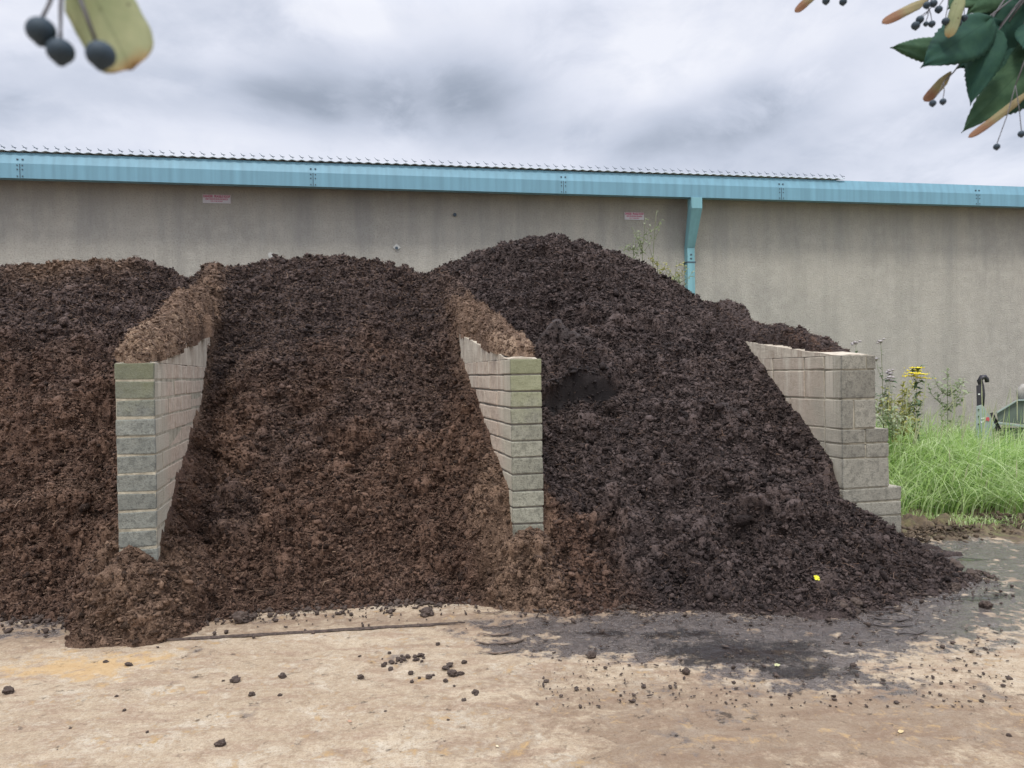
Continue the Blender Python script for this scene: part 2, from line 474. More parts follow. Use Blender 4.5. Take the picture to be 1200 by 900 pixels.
def rand_rot(n):
    q = RNG.normal(size=(n, 4)); q /= np.linalg.norm(q, axis=1, keepdims=True)
    w, x, y, z = q.T
    return np.stack([np.stack([1 - 2 * (y * y + z * z), 2 * (x * y - z * w), 2 * (x * z + y * w)], -1),
                     np.stack([2 * (x * y + z * w), 1 - 2 * (x * x + z * z), 2 * (y * z - x * w)], -1),
                     np.stack([2 * (x * z - y * w), 2 * (y * z + x * w), 1 - 2 * (x * x + y * y)], -1)], -2)

def crumbs(P, rad, squash=0.75):
    n = len(P); V0, F0 = ICO
    jit = 1 + RNG.uniform(-0.28, 0.28, (n, len(V0), 1))
    sc = np.exp(RNG.normal(0, 0.38, (n, 1, 3)))
    V = np.einsum('nij,nkj->nki', rand_rot(n), V0[None] * jit * sc)
    V = V * rad[:, None, None]; V[..., 2] *= squash
    V = V + P[:, None, :]
    F = F0[None] + (np.arange(n) * len(V0))[:, None, None]
    return V.reshape(-1, 3), F.reshape(-1, 3)

def fibres(P, length, width, lift=0.35):
    n = len(P)
    d = RNG.normal(size=(n, 3)); d[:, 2] = d[:, 2] * lift
    d /= np.linalg.norm(d, axis=1, keepdims=True)
    s = np.cross(d, RNG.normal(size=(n, 3))); s /= np.linalg.norm(s, axis=1, keepdims=True)
    bend = RNG.normal(size=(n, 3)) * 0.25; bend[:, 2] = np.abs(bend[:, 2])
    L = length[:, None]; W = width[:, None]
    p0 = P - d * L * 0.5; p1 = P + bend * L * 0.5; p2 = P + d * L * 0.5
    V = np.stack([p0 - s * W, p0 + s * W, p1 - s * W, p1 + s * W, p2 - s * W, p2 + s * W], 1)
    b = (np.arange(n) * 6)[:, None]
    F = np.concatenate([b + np.array([[0, 1, 3, 2]]), b + np.array([[2, 3, 5, 4]])], 0)
    return V.reshape(-1, 3), F

def heap_piece(name, u0, u1, mats, label, n_crumb, n_fib, n_fib2, rough_bias=0):
    i0 = int(np.argmin(np.abs(us - u0))); i1 = int(np.argmin(np.abs(us - u1)))
    sub = ALLV[i0:i1 + 1]; bs = PZ[i0:i1 + 1]
    V = sub.reshape(-1, 3); F = grid_faces(i1 - i0 + 1, NV)
    keep = bs.ravel()[F].max(1) > -0.02
    F = F[keep]
    parts_v = [V]; parts_f = [F]; mi = [np.zeros(len(F), int)]
    off = len(V)
    lo, hi = us[i0], us[i1]
    def pick(n, vmax=3.9):
        out = []
        while sum(len(o) for o in out) < n:
            uu = RNG.uniform(max(lo, -5.2) + 0.004, hi - 0.004, n); vv = RNG.uniform(-1.7, vmax, n)
            b = heap_h(uu, vv)
            ok = (b > 0.004)
            inw = ((np.abs(uu - UL) < 0.118) | (np.abs(uu - UM) < 0.118) | (uu > UR - 0.012)) & (vv > -0.012) & (vv < 1.9)
            ok &= ~inw
            ft = features(uu, vv); ok &= (ft[1] < 0.25 + 1.2 * RNG.random(n)) & (ft[2] < 0.3 + 1.0 * RNG.random(n))
            out.append(surf(uu[ok], vv[ok]))
        return np.concatenate(out)[:n]
    P = pick(n_crumb)
    rad = 0.0038 + 0.0080 * RNG.random(len(P)) ** 2 + 0.016 * RNG.random(len(P)) ** 18
    v, f = crumbs(P + np.array([0, -0.002, 0.003]), rad, 0.85)
    tuftc = np.repeat(np.clip(RNG.normal(0.52, 0.33, len(P)), 0, 1.25), len(ICO[0]))
    uvc = w2uv(P[:, 0], P[:, 1]); iuc = np.clip(np.searchsorted(us, uvc[0]), 0, len(us) - 1); ivc = np.clip(np.searchsorted(vs, uvc[1]), 0, len(vs) - 1)
    darkc = np.repeat(DARK[iuc, ivc], len(ICO[0])); dryc = np.repeat(DRYA[iuc, ivc], len(ICO[0]))
    co_ = off; parts_v.append(v); parts_f.append(f + off); mi.append(np.zeros(len(f), int)); off += len(v); cn_ = len(v)
    for n, slot in ((n_fib, 1), (n_fib2, 2)):
        P = pick(n) + np.array([0, 0, 0.006])
        v, f = fibres(P, RNG.uniform(0.012, 0.05, n) * RNG.choice([1, 1, 1, 1.8], n), RNG.uniform(0.0007, 0.0019, n), 0.6)
        parts_v.append(v); parts_f.append(f + off); mi.append(np.full(len(f), slot)); off += len(v)
    # group faces by size for the mesh
    V = np.concatenate(parts_v)
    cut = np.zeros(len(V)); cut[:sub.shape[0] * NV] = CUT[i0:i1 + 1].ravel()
    hgt = np.zeros(len(V)); hgt[:sub.shape[0] * NV] = np.clip(0.5 + det[i0:i1 + 1].ravel() / 0.12, 0, 1); hgt[sub.shape[0] * NV:] = 0.6
    def full(A, d=0.0):
        o_ = np.full(len(V), d); o_[:sub.shape[0] * NV] = A[i0:i1 + 1].ravel(); return o_
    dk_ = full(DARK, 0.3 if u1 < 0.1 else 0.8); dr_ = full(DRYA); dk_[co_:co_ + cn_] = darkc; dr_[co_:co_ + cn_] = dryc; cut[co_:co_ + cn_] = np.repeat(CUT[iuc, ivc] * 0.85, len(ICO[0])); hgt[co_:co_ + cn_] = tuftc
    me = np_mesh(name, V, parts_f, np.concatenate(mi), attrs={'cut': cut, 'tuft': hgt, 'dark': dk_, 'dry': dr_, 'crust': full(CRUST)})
    o = link(name, me, mats)
    tag(o, label, 'manure heap', 'manure heaps in the storage bays')
    return o

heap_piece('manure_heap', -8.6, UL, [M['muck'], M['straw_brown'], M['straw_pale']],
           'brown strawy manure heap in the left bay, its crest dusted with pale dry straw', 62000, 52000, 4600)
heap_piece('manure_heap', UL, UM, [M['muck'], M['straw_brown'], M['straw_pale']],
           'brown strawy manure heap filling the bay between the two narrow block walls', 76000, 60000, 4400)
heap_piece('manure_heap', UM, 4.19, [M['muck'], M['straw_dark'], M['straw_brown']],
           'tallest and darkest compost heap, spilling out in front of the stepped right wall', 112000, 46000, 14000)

# ------------------------------------------------------------------ bay walls
def block_mat(name, lo, hi, algae_amt, warm, alg_z=1.22, alg_col=(0.150, 0.160, 0.085)):
    m = MT(name)
    co = m.coord()
    rnd = m.attr("blk", "Fac")
    n1 = m.noise(6, 6, 0.7); n2 = m.noise(75, 5, 0.75); n3 = m.noise(2.4, 4, 0.6); n4 = m.noise(22, 5, 0.7)
    c = m.mix(m.ramp(n1, [(0.28, 0.0), (0.72, 1.0)]), lo, hi)
    c = m.mix(m.math('MULTIPLY', m.ramp(n4, [(0.50, 0.0), (0.60, 1.0)]), 0.6), c, tuple(x * 0.58 for x in lo))
    c = m.mix(m.math('MULTIPLY', m.ramp(n2, [(0.38, 1.0), (0.48, 0.0)]), 0.55), c, tuple(x * 0.45 for x in lo))
    c = m.mix(m.math('MULTIPLY', m.ramp(n2, [(0.60, 0.0), (0.70, 1.0)]), 0.35), c, tuple(min(1, x * 1.5) for x in hi))
    c = m.mix(1.0, c, m.ramp(rnd, [(0.0, 0.76), (1.0, 1.20)]), 'MULTIPLY')
    xyz = m.sep(co)
    wob = m.math('MULTIPLY', m.math('SUBTRACT', n3, 0.5), 0.9)
    side = m.math('MULTIPLY', m.math('SUBTRACT', xyz[1], 0.012), 60, clamp=True)
    # lime wash near the front of the inner faces, then muck splashed pinkish brown
    c = m.mix(m.math('MULTIPLY', side, 0.75 * warm), c, (0.56, 0.51, 0.40))
    dep = m.ramp(m.math('ADD', xyz[1], wob), [(0.15, 0.0), (0.45, 1.0)])
    c = m.mix(m.math('MULTIPLY', dep, warm), c, m.mix(m.ramp(n4, [(0.3, 0), (0.7, 1)]), (0.38, 0.285, 0.215), (0.66, 0.55, 0.44)))
    streak = m.noise(1, 5, 0.7, m.coord((9, 9, 0.6)))
    sf = m.math('MULTIPLY', m.ramp(streak, [(0.50, 0.0), (0.60, 1.0)]), m.math('MULTIPLY', side, 0.6))
    up = m.math('MULTIPLY', m.math('SUBTRACT', xyz[2], 1.05), 2.5, clamp=True)
    c = m.mix(m.math('MULTIPLY', sf, m.math('ADD', 0.35, up)), c, (0.60, 0.55, 0.45))
    zf = m.math('MULTIPLY', m.math('SUBTRACT', m.math('ADD', xyz[2], m.math('MULTIPLY', m.math('SUBTRACT', n1, 0.5), 0.6)), alg_z), 3.2, clamp=True)
    front = m.math('MULTIPLY', m.math('SUBTRACT', 0.085, m.math('ADD', xyz[1], m.math('MULTIPLY', n4, 0.08))), 20, clamp=True)
    alg = m.math('MULTIPLY', m.math('MULTIPLY', zf, front), m.math('MULTIPLY', m.ramp(n4, [(0.25, 0.55), (0.6, 1.0)]), algae_amt))
    c = m.mix(alg, c, alg_col)
    m.base(c); m.rough(0.93)
    h = m.math('ADD', m.math('MULTIPLY', n2, 1.0), m.math('ADD', m.math('MULTIPLY', m.noise(180, 3, 0.6), 0.5), m.math('MULTIPLY', n4, 0.8)))
    m.bump(h, 0.7, 0.008)
    return m.m
M['block_left'] = block_mat('block_left', (0.15, 0.16, 0.145), (0.25, 0.26, 0.23), 0.9, 0.9, 1.25)
M['block_mid'] = block_mat('block_mid', (0.215, 0.213, 0.168), (0.35, 0.345, 0.275), 0.75, 0.85, 1.12, (0.25, 0.265, 0.135))
M['block_right'] = block_mat('block_right', (0.20, 0.192, 0.160), (0.32, 0.305, 0.252), 0.0, 0.6)
def mortar_mat(name, col):
    return simple(name, col, 0.95, 0.42, 14, 0.8, 0.008)
M['mortar_pale'] = mortar_mat('mortar_pale', (0.36, 0.33, 0.255))
M['mortar_dark'] = mortar_mat('mortar_dark', (0.19, 0.175, 0.15))
def screed_mat():
    m = MT('screed')
    n = m.noise(9, 5, 0.7); st = m.noise(1, 4, 0.6, m.coord((14, 14, 1.5)))
    c = m.mix(m.ramp(n, [(0.3, 0), (0.7, 1)]), (0.42, 0.36, 0.28), (0.64, 0.58, 0.47))
    c = m.mix(m.ramp(st, [(0.48, 0.0), (0.66, 0.7)]), c, (0.27, 0.19, 0.14))
    m.base(c); m.bump(m.noise(45, 5, 0.7), 0.6, 0.012); return m.m
M['screed'] = screed_mat()

CO = 0.1125
def wall_obj(name, label, mats, boxes, cores, origin_u, cap_poly, bevel=0.0065):
    x, y = uv2w(origin_u, 0)
    root = empty(name, (x, y, 0), YAW)
    tag(root, label, 'block wall', 'walls between the manure bays')
    bm = bmesh.new()
    lay = bm.verts.layers.float.new("blk")
    for b in boxes:
        sub = bmesh.new()
        vs_, fs_ = bm_box(sub, *b, 0, jit=0.003)
        bmesh.ops.recalc_face_normals(sub, faces=sub.faces)
        bmesh.ops.bevel(sub, geom=list(sub.edges), offset=bevel * random.uniform(0.7, 1.5), segments=2, profile=0.55, affect='EDGES')
        r = random.random()
        mp = {}
        for v in sub.verts:
            nv = bm.verts.new(v.co); nv[lay] = r; mp[v] = nv
        for f in sub.faces:
            nf = bm.faces.new([mp[v] for v in f.verts]); nf.material_index = 0; nf.smooth = False
        sub.free()
    me = bpy.data.meshes.new('blockwork'); bm.to_mesh(me); bm.free()
    link('blockwork', me, [mats[0]], root)
    bm = bmesh.new()
    for c in cores: bm_box(bm, *c)
    finish(bm, 'mortar', [mats[1]], root)
    if cap_poly:
        u0, u1, prof = cap_poly      # prof: list of (v, ztop, zbottom)
        n = len(prof)
        nu = 5
        V = []; F = []
        for i, (vv, zt, zb) in enumerate(prof):
            for k in range(nu):
                uu = u0 + (u1 - u0) * k / (nu - 1)
                V.append((uu + random.uniform(-.002, .002), vv, zt + random.uniform(-0.006, 0.006) - (0.012 if k in (0, nu - 1) else 0)))
        for i, (vv, zt, zb) in enumerate(prof):
            V.append((u0, vv, zb)); V.append((u1, vv, zb))
        B = n * nu
        for i in range(n - 1):
            for k in range(nu - 1):
                F.append((i * nu + k, i * nu + k + 1, (i + 1) * nu + k + 1, (i + 1) * nu + k))
            F.append((B + 2 * i, i * nu, (i + 1) * nu, B + 2 * i + 2))
            F.append((i * nu + nu - 1, B + 2 * i + 1, B + 2 * i + 3, (i + 1) * nu + nu - 1))
        F.append((B, B + 1, nu - 1) + tuple(range(nu - 2, -1, -1)))
        me = bpy.data.meshes.new('screed_capping'); me.from_pydata(V, [], F); me.update()
        link('screed_capping', me, [mats[2]], root)
    return root

WLEN = 3.9
def narrow_wall(uc, label, blockm, mortarm, start_cap, rec=0.007):
    hw = 0.108; boxes = []
    top = 1.60; k = 0
    while top - k * CO > -0.1:
        z1 = top - k * CO; z0 = z1 - 0.1015
        y = 0.0; first = True
        while y < WLEN:
            L = (0.215 if (k % 2) else 0.44) if first else 0.44
            if first and k == 0: L = 0.30
            boxes.append((-hw, hw, y + random.uniform(-.003, .003) * (1 if not first else .6), min(y + L, WLEN), z0, z1))
            y += L + 0.010; first = False
        k += 1
    cores = [(-hw + rec, hw - rec, rec + 0.001, WLEN - 0.01, -0.1, 1.595)]
    # slope rising to the back: a laid course on top, then screed
    prof = []
    for i in range(14):
        v = start_cap + (WLEN - start_cap - 0.05) * (i / 13) ** 1.6
        prof.append((v, 1.603 + max(0.006, 0.145 * (v - start_cap * 0.4)), 1.6015))
    return wall_obj('bay_wall', label, [blockm, mortarm, M['screed']], boxes, cores, uc, (-hw + 0.001, hw - 0.001, prof))
narrow_wall(UL, 'left grey block wall end with pale mortar, manure heaped over its top up to the end face', M['block_left'], M['mortar_pale'], 0.02, 0.0025)
narrow_wall(UM, 'middle grey block wall end with greener algae and clean bare block on its top corner', M['block_mid'], M['mortar_dark'], 0.10)

def right_wall():
    # end face, from the top: widths grow in two steps to the right (outer) side
    W1, W2, W3 = 0.292, 0.405, 0.515
    boxes = []; cores = []
    def course(z1, hgt, W, splits, inner_first):
        z0 = z1 - hgt
        # end-face blocks 0.1 deep at v=0
        xs = [0.0] + splits + [W]
        for a, b in zip(xs[:-1], xs[1:]):
            boxes.append((a + (0.005 if a > 0 else 0), b - (0.005 if b < W else 0), 0.0, 0.213, z0, z1))
        y = 0.223; first = True
        while y < WLEN:
            L = inner_first if first else 0.44
            boxes.append((0.0, 0.1, y, min(y + L, WLEN), z0, z1))
            boxes.append((W - 0.1, W, y, min(y + L, WLEN), z0, z1))
            y += L + 0.010; first = False
    top = 1.60; H = 0.1015; H2 = 0.215
    c = [(H, W1, [0.215], 0.25), (H2, W1, [], 0.24), (H2, W1, [0.10], 0.44), (H, W2, [0.20], 0.22), (H, W2, [0.20], 0.44),
         (H2, W2, [], 0.30), (H, W3, [], 0.22), (H, W3, [], 0.40), (H2, W3, [0.3], 0.2), (H2, W3, [], 0.3)]
    z = top
    for i, (h, W, sp, fi) in enumerate(c):
        course(z, h, W, sp, fi)
        cores.append((0.007, W - 0.007, 0.008, WLEN - 0.01, z - h - 0.0105, z - 0.006))
        z -= h + 0.0105
    # half-height split in the third course
    prof = [(v, 1.603 + max(0.006, 0.125 * v), 1.6015) for v in [0.015, 0.12, 0.25, 0.4, 0.6, 0.8, 1.0, 1.3, 1.6, 2.0, 2.5, 3.0, 3.8]]
    return wall_obj('bay_wall', 'wide stepped grey block wall at the right end, beside the long grass',
                    [M['block_right'], M['mortar_pale'], M['screed']], boxes, cores, UR, (0.001, W1 - 0.001, prof))
right_wall()

# strawy muck lying along the tops of the walls
def cap_heap(uc, hw, v0, v1, zbase, ztop, label, mats, nfib, seed, skew=0.0, over=0.02):
    nu_, nv_ = 34, int((v1 - v0) / 0.012)
    tt = np.linspace(-1, 1, nu_); vv = np.linspace(v0, v1, nv_)
    T, Vg = np.meshgrid(tt, vv, indexing='ij')
    k = np.clip((Vg - v0) / 0.16, 0, 1) ** 0.55
    ww = (hw + over * sstep(0.2, 0.8, Vg) + 0.02 * fbm(Vg * 5, T * 0 + 1, seed, 3)) * (0.82 + 0.18 * k)
    zb = zbase(Vg) - 0.012
    ht = (ztop(Vg) - zb) * (0.02 + 0.98 * k)
    ht = ht * (0.92 + 0.8 * fbm(Vg * 4.5, T * 0.7, seed + 3, 2))
    ww = ww * (0.92 + 0.45 * fbm(Vg * 5, T * 0 + 4, seed + 21, 3)); ang = T * math.pi / 2
    uu = uc + np.sin(ang) * ww + skew * ht
    zz = zb + np.cos(ang) ** 0.8 * ht
    d = muck_detail(uu * 1.3 + 5, Vg * 1.3 + seed, 1.0) * 1.0
    mask = np.cos(ang) ** 0.5
    kk_ = np.clip((Vg - v0) / 0.05, 0, 1)
    d = d * kk_
    zz = zz + d * (0.2 + 0.7 * mask); uu = uu + 0.5 * d * np.sin(ang)
    # drips of straw hanging over the edges
    hang = (np.abs(T) > 0.9) * (0.02 + 0.035 * np.clip(fbm(Vg * 8, T * 3, seed + 9, 4), 0, 1))
    zz = zz - hang * sstep(0.3, 0.7, Vg)
    x, y = uv2w(uu, Vg)
    V = np.stack([x, y, zz], -1).reshape(-1, 3); F = grid_faces(nu_, nv_)
    pv = [V]; pf = [F]; mi = [np.zeros(len(F), int)]; off = len(V)
    nc = 2600
    iu = RNG.integers(1, nu_ - 1, nc); iv = RNG.integers(2, nv_, nc)
    vcr, fcr = crumbs(np.stack([x, y, zz], -1)[iu, iv], 0.004 + 0.011 * RNG.random(nc) ** 2, 0.85)
    pv.append(vcr); pf.append(fcr + off); mi.append(np.zeros(len(fcr), int)); off += len(vcr)
    for n, slot in ((nfib, 1), (nfib // 2, 2)):
        iu = RNG.integers(1, nu_ - 1, n); iv = RNG.integers(2, nv_, n)
        P = np.stack([x, y, zz], -1)[iu, iv] + np.array([0, 0, 0.004])
        v, f = fibres(P, RNG.uniform(0.02, 0.065, n), RNG.uniform(0.0009, 0.0022, n), 0.4)
        pv.append(v); pf.append(f + off); mi.append(np.full(len(f), slot)); off += len(v)
    NVc = np.concatenate(pv); me = np_mesh('straw_ridge', NVc, pf, np.concatenate(mi), attrs={'cut': np.zeros(len(NVc)), 'tuft': np.concatenate([np.clip(0.5 + d.ravel() / 0.1, 0, 1), np.full(len(NVc) - d.size, 0.6)]), 'dry': np.concatenate([np.clip(0.85 - 0.75 * Vg.ravel() + 0.9 * fbm(Vg * 4, T * 2, seed + 31, 3).ravel(), 0, 1), np.full(len(NVc) - d.size, 0.3)]), 'dark': np.zeros(len(NVc)), 'crust': np.zeros(len(NVc))})
    o = link('straw_ridge', me, mats)
    tag(o, label, 'manure', 'strawy manure lying along the wall tops')
cap_heap(UL, 0.10, 0.0, 2.6, lambda v: 1.60 + 0.14 * v, lambda v: 1.715 + 0.225 * v, 'dry pale brown straw manure heaped on top of the left block wall',
         [M['muck_dry'], M['straw_pale'], M['straw_brown']], 3600, 3)
cap_heap(UM + 0.015, 0.09, 0.13, 2.6, lambda v: 1.60 + 0.14 * v, lambda v: 1.66 + 0.235 * v, 'dry brown straw manure lying on the middle block wall behind its bare corner',
         [M['muck_dry'], M['straw_pale'], M['straw_brown']], 2400, 8)
cap_heap(UR + 0.17, 0.12, 0.28, 2.45, lambda v: 1.605 + 0.125 * v, lambda v: 1.64 + 0.215 * v, 'dark matted straw lying on top of the wide right wall',
         [M['muck_matted'], M['straw_dark'], M['straw_brown']], 2400, 13, over=0.02)

# ------------------------------------------------------------------ ground
def ground():
    xs = np.concatenate([-np.geomspace(220, 7, 14), np.arange(-6.5, -3.6, 0.12), np.arange(-3.6, 6.6, 0.026), np.arange(6.7, 12, 0.25), np.geomspace(12.5, 220, 14)])
    ys = np.concatenate([-np.geomspace(60, 1, 8), np.arange(0, 2.4, 0.15), np.arange(2.4, 9.2, 0.024), np.arange(9.3, 14, 0.2), np.geomspace(15, 300, 14)])
    X, Y = np.meshgrid(xs, ys, indexing='ij')
    near = (np.abs(X) < 12) & (Y < 14) & (Y > -1)
    z = np.where(near, 0.006 * fbm(X * 1.5, Y * 1.5, 3, 4) + 0.0035 * fbm(X * 9, Y * 9, 8, 4), 0)
    def g(px, py, sx, sy, rot=0):
        p = at_ground(px, py); dx = X - p.x; dy = Y - p.y
        c, s = math.cos(rot), math.sin(rot)
        return np.exp(-(((dx * c + dy * s) / sx) ** 2 + ((-dx * s + dy * c) / sy) ** 2))
    n = fbm(X * 1.8, Y * 1.8, 12, 5, 0.6); n2 = fbm(X * 6, Y * 6, 19, 4, 0.6)
    wet = g(880, 745, 1.25, 0.42) * 1.2 + g(700, 735, 0.8, 0.22) + g(960, 790, 0.5, 0.3) * 0.9 + g(1100, 700, 1.0, 0.45) + g(1190, 660, 1.5, 0.9) * 1.4 + g(640, 760, 0.5, 0.12) * 0.6 + g(1000, 735, 0.9, 0.3) + g(1120, 645, 0.7, 0.4)
    wet = wet + g(30, 735, 0.5, 0.25) * 0.8
    pudA = np.clip(g(885, 762, 0.50, 0.17) * 1.3 + g(800, 742, 0.25, 0.06) + g(930, 788, 0.22, 0.10) + g(1140, 700, 0.3, 0.08) * .8 + g(1130, 655, 0.35, 0.06) + g(690, 742, 0.22, 0.05) * .8 + 0.5 * n2 + 0.35 * n - 0.22, 0, 1) * near
    UU, VV2 = w2uv(X, Y); toe = np.interp(UU, FT[:, 0], FT[:, 1])
    wet = wet + 0.75 * np.exp(-np.abs(VV2 - toe) / 0.10) * (UU < 3.3)
    wet = np.clip(wet * 0.72 + 0.50 * n + 0.22 * n2 - 0.16, 0, 0.85)
    wet = np.where(near, wet, 0)
    # muddy apron: brown smears near the toes of the heaps and towards the right foreground
    mud = g(60, 740, 1.0, 0.28) + g(430, 728, 1.9, 0.14) * 0.75 + g(840, 860, 1.2, 0.45) * 0.8 + g(1050, 840, 1.0, 0.6) * 0.65 + g(620, 800, 0.5, 0.3) * 0.5 + g(850, 730, 1.8, 0.5) + g(200, 700, 2, 0.3) * 0.5
    mud = np.clip(mud + 0.55 * n + 0.2 * n2 - 0.15, 0, 1)
    yel = np.clip(g(95, 780, 0.42, 0.20) * 1.3 + g(800, 715, 0.5, 0.05) + g(1040, 712, 0.3, 0.06) + g(700, 745, 0.15, 0.03) + 0.5 * n2 - 0.15, 0, 1) * near
    # soil bank under the long grass
    d = Y - (7.35 + 0.16 * fbm(X * 2.2, X * 0, 44, 3) - 0.05 * (X - 4))
    bank = sstep(-0.05, 0.35, d) * sstep(2.9, 3.3, X)
    z = z + bank * (0.10 + 0.07 * fbm(X * 3, Y * 3, 51, 4)) + 0.13 * np.exp(-((d + 0.22) / 0.30) ** 2) * sstep(3.0, 3.4, X) * np.clip(0.5 + 1.6 * fbm(X * 3.3, Y * 3.3, 53, 5, 0.65), 0, 2)
    soil = np.clip(sstep(-0.85, -0.5, d + 0.3 * n2) * sstep(2.7, 3.1, X), 0, 1)
    soil = np.maximum(soil, sstep(8.6, 9.4, Y))
    z = z + np.where(near, wet * 0.006 * fbm(X * 14, Y * 22, 73, 3), 0) - 0.004 * wet
    me = np_mesh('ground', np.stack([X, Y, z], -1).reshape(-1, 3), grid_faces(len(xs), len(ys)), attrs={'pud': pudA.ravel(), 'wet': wet.ravel(), 'mud': mud.ravel(), 'yel': yel.ravel(), 'soil': soil.ravel()})
    m = MT('ground_concrete')
    wetA, mudA, yelA, soilA = m.attr('wet'), m.attr('mud'), m.attr('yel'), m.attr('soil')
    n1 = m.noise(1.3, 6, 0.65); n3 = m.noise(14, 6, 0.7, dist=0.5); n4 = m.noise(120, 4, 0.7); n5 = m.noise(4.0, 8, 0.78, dist=0.9)
    streaky = m.noise(1, 6, 0.7, m.coord((3, 9, 3), rot=(0, 0, R(-12))))
    c = m.mix(m.ramp(n1, [(0.33, 0), (0.66, 1)]), (0.35, 0.262, 0.172), (0.49, 0.395, 0.28))
    c = m.mix(m.ramp(n5, [(0.50, 0.0), (0.64, 0.8)]), c, (0.56, 0.50, 0.40))
    c = m.mix(m.ramp(streaky, [(0.40, 0.8), (0.52, 0.0)]), c, (0.31, 0.215, 0.145))
    c = m.mix(m.math('MULTIPLY', m.ramp(n3, [(0.50, 0.0), (0.64, 1.0)]), 0.40), c, (0.24, 0.17, 0.11))
    n6 = m.noise(38, 6, 0.8, dist=0.6)
    c = m.mix(m.math('MULTIPLY', m.ramp(n6, [(0.50, 0.0), (0.62, 1.0)]), 0.32), c, (0.60, 0.53, 0.41))
    c = m.mix(m.math('MULTIPLY', m.ramp(n6, [(0.38, 1.0), (0.48, 0.0)]), 0.32), c, (0.22, 0.155, 0.10))
    c = m.mix(m.math('MULTIPLY', m.ramp(n4, [(0.38, 1.0), (0.48, 0.0)]), 0.5), c, (0.20, 0.14, 0.095))
    brk = m.math('ADD', m.math('MULTIPLY', m.math('SUBTRACT', n3, 0.5), 2.4), m.math('MULTIPLY', m.math('SUBTRACT', n5, 0.5), 2.6))
    mf = m.ramp(m.math('ADD', mudA, brk), [(0.10, 0.0), (0.75, 1.0)])
    c = m.mix(m.math('MULTIPLY', mf, 0.62), c, (0.165, 0.105, 0.066))
    yf = m.ramp(m.math('ADD', yelA, m.math('MULTIPLY', brk, 1.3)), [(0.3, 0.0), (0.9, 1.0)])
    c = m.mix(m.math('MULTIPLY', yf, 0.7), c, (0.52, 0.34, 0.15))
    n8 = m.noise(7, 9, 0.75, dist=0.2)
    wf = m.ramp(m.math('ADD', wetA, m.math('ADD', m.math('MULTIPLY', brk, 0.35), m.math('MULTIPLY', m.math('SUBTRACT', n8, 0.5), 4.2))), [(0.20, 0.0), (0.58, 1.0)])
    wf = m.math('MULTIPLY', wf, m.math('MULTIPLY', m.math('SUBTRACT', wetA, 0.04), 6.0, clamp=True))
    wet_c = m.mix(m.ramp(m.math('ADD', m.math('MULTIPLY', n8, 0.5), m.math('MULTIPLY', n6, 0.5)), [(0.45, 0), (0.56, 1)]), (0.030, 0.024, 0.023), (0.130, 0.104, 0.090))
    c = m.mix(m.math('MULTIPLY', wf, 0.93), c, wet_c)
    s_c = m.mix(m.ramp(n3, [(0.35, 0), (0.65, 1)]), (0.055, 0.038, 0.026), (0.17, 0.125, 0.075))
    s_c = m.mix(m.ramp(n5, [(0.5, 0.0), (0.66, 0.8)]), s_c, (0.14, 0.15, 0.055))
    sf = m.ramp(m.math('ADD', soilA, m.math('MULTIPLY', brk, 0.5)), [(0.3, 0.0), (0.6, 1.0)])
    c = m.mix(sf, c, s_c)
    n7 = m.noise(11, 9, 0.78, dist=0.1)
    pud = m.ramp(m.math('ADD', m.attr('pud'), m.math('MULTIPLY', m.math('SUBTRACT', n7, 0.5), 3.0)), [(0.32, 0.0), (0.72, 1.0)])
    pud = m.math('MULTIPLY', pud, m.math('SUBTRACT', 1.0, sf))
    c = m.mix(m.math('MULTIPLY', pud, 0.85), c, (0.018, 0.014, 0.014))
    m.base(c)
    r = m.mix(wf, (0.93, 0.93, 0.93), (0.24, 0.24, 0.24))
    r = m.mix(pud, r, (0.13, 0.13, 0.13)); r = m.mix(sf, r, (0.95, 0.95, 0.95))
    m.rough(r)
    wc = m.math('MULTIPLY', wf, m.math('SUBTRACT', 1.0, sf))
    m.L(m.math('MULTIPLY', wc, 0.9), m.b.inputs['Coat Weight']); m.b.inputs['Coat Roughness'].default_value = 0.16
    cb = m.n.new("ShaderNodeBump"); cb.inputs["Strength"].default_value = 1.0; cb.inputs["Distance"].default_value = 0.03
    m.L(m.math('MULTIPLY', m.noise(26, 6, 0.7), m.math('SUBTRACT', 1.0, m.math('MULTIPLY', pud, 0.8))), cb.inputs['Height'])
    m.L(cb.outputs[0], m.b.inputs['Coat Normal'])
    m.L(m.math('ADD', 0.5, m.math('MULTIPLY', m.math('MULTIPLY', wf, m.math('SUBTRACT', 1.0, sf)), 0.45)), m.b.inputs['Specular IOR Level'])
    hh = m.math('ADD', m.math('MULTIPLY', n3, 1.1), m.math('ADD', m.math('MULTIPLY', n4, 0.30), m.math('MULTIPLY', m.noise(40, 5, 0.7), 0.6)))
    hh = m.math('MULTIPLY', hh, m.math('SUBTRACT', 1.0, m.math('MULTIPLY', pud, 0.85)))
    m.bump(hh, 0.9, 0.014)
    o = link('ground', me, [m.m]); o["kind"] = "structure"
ground()

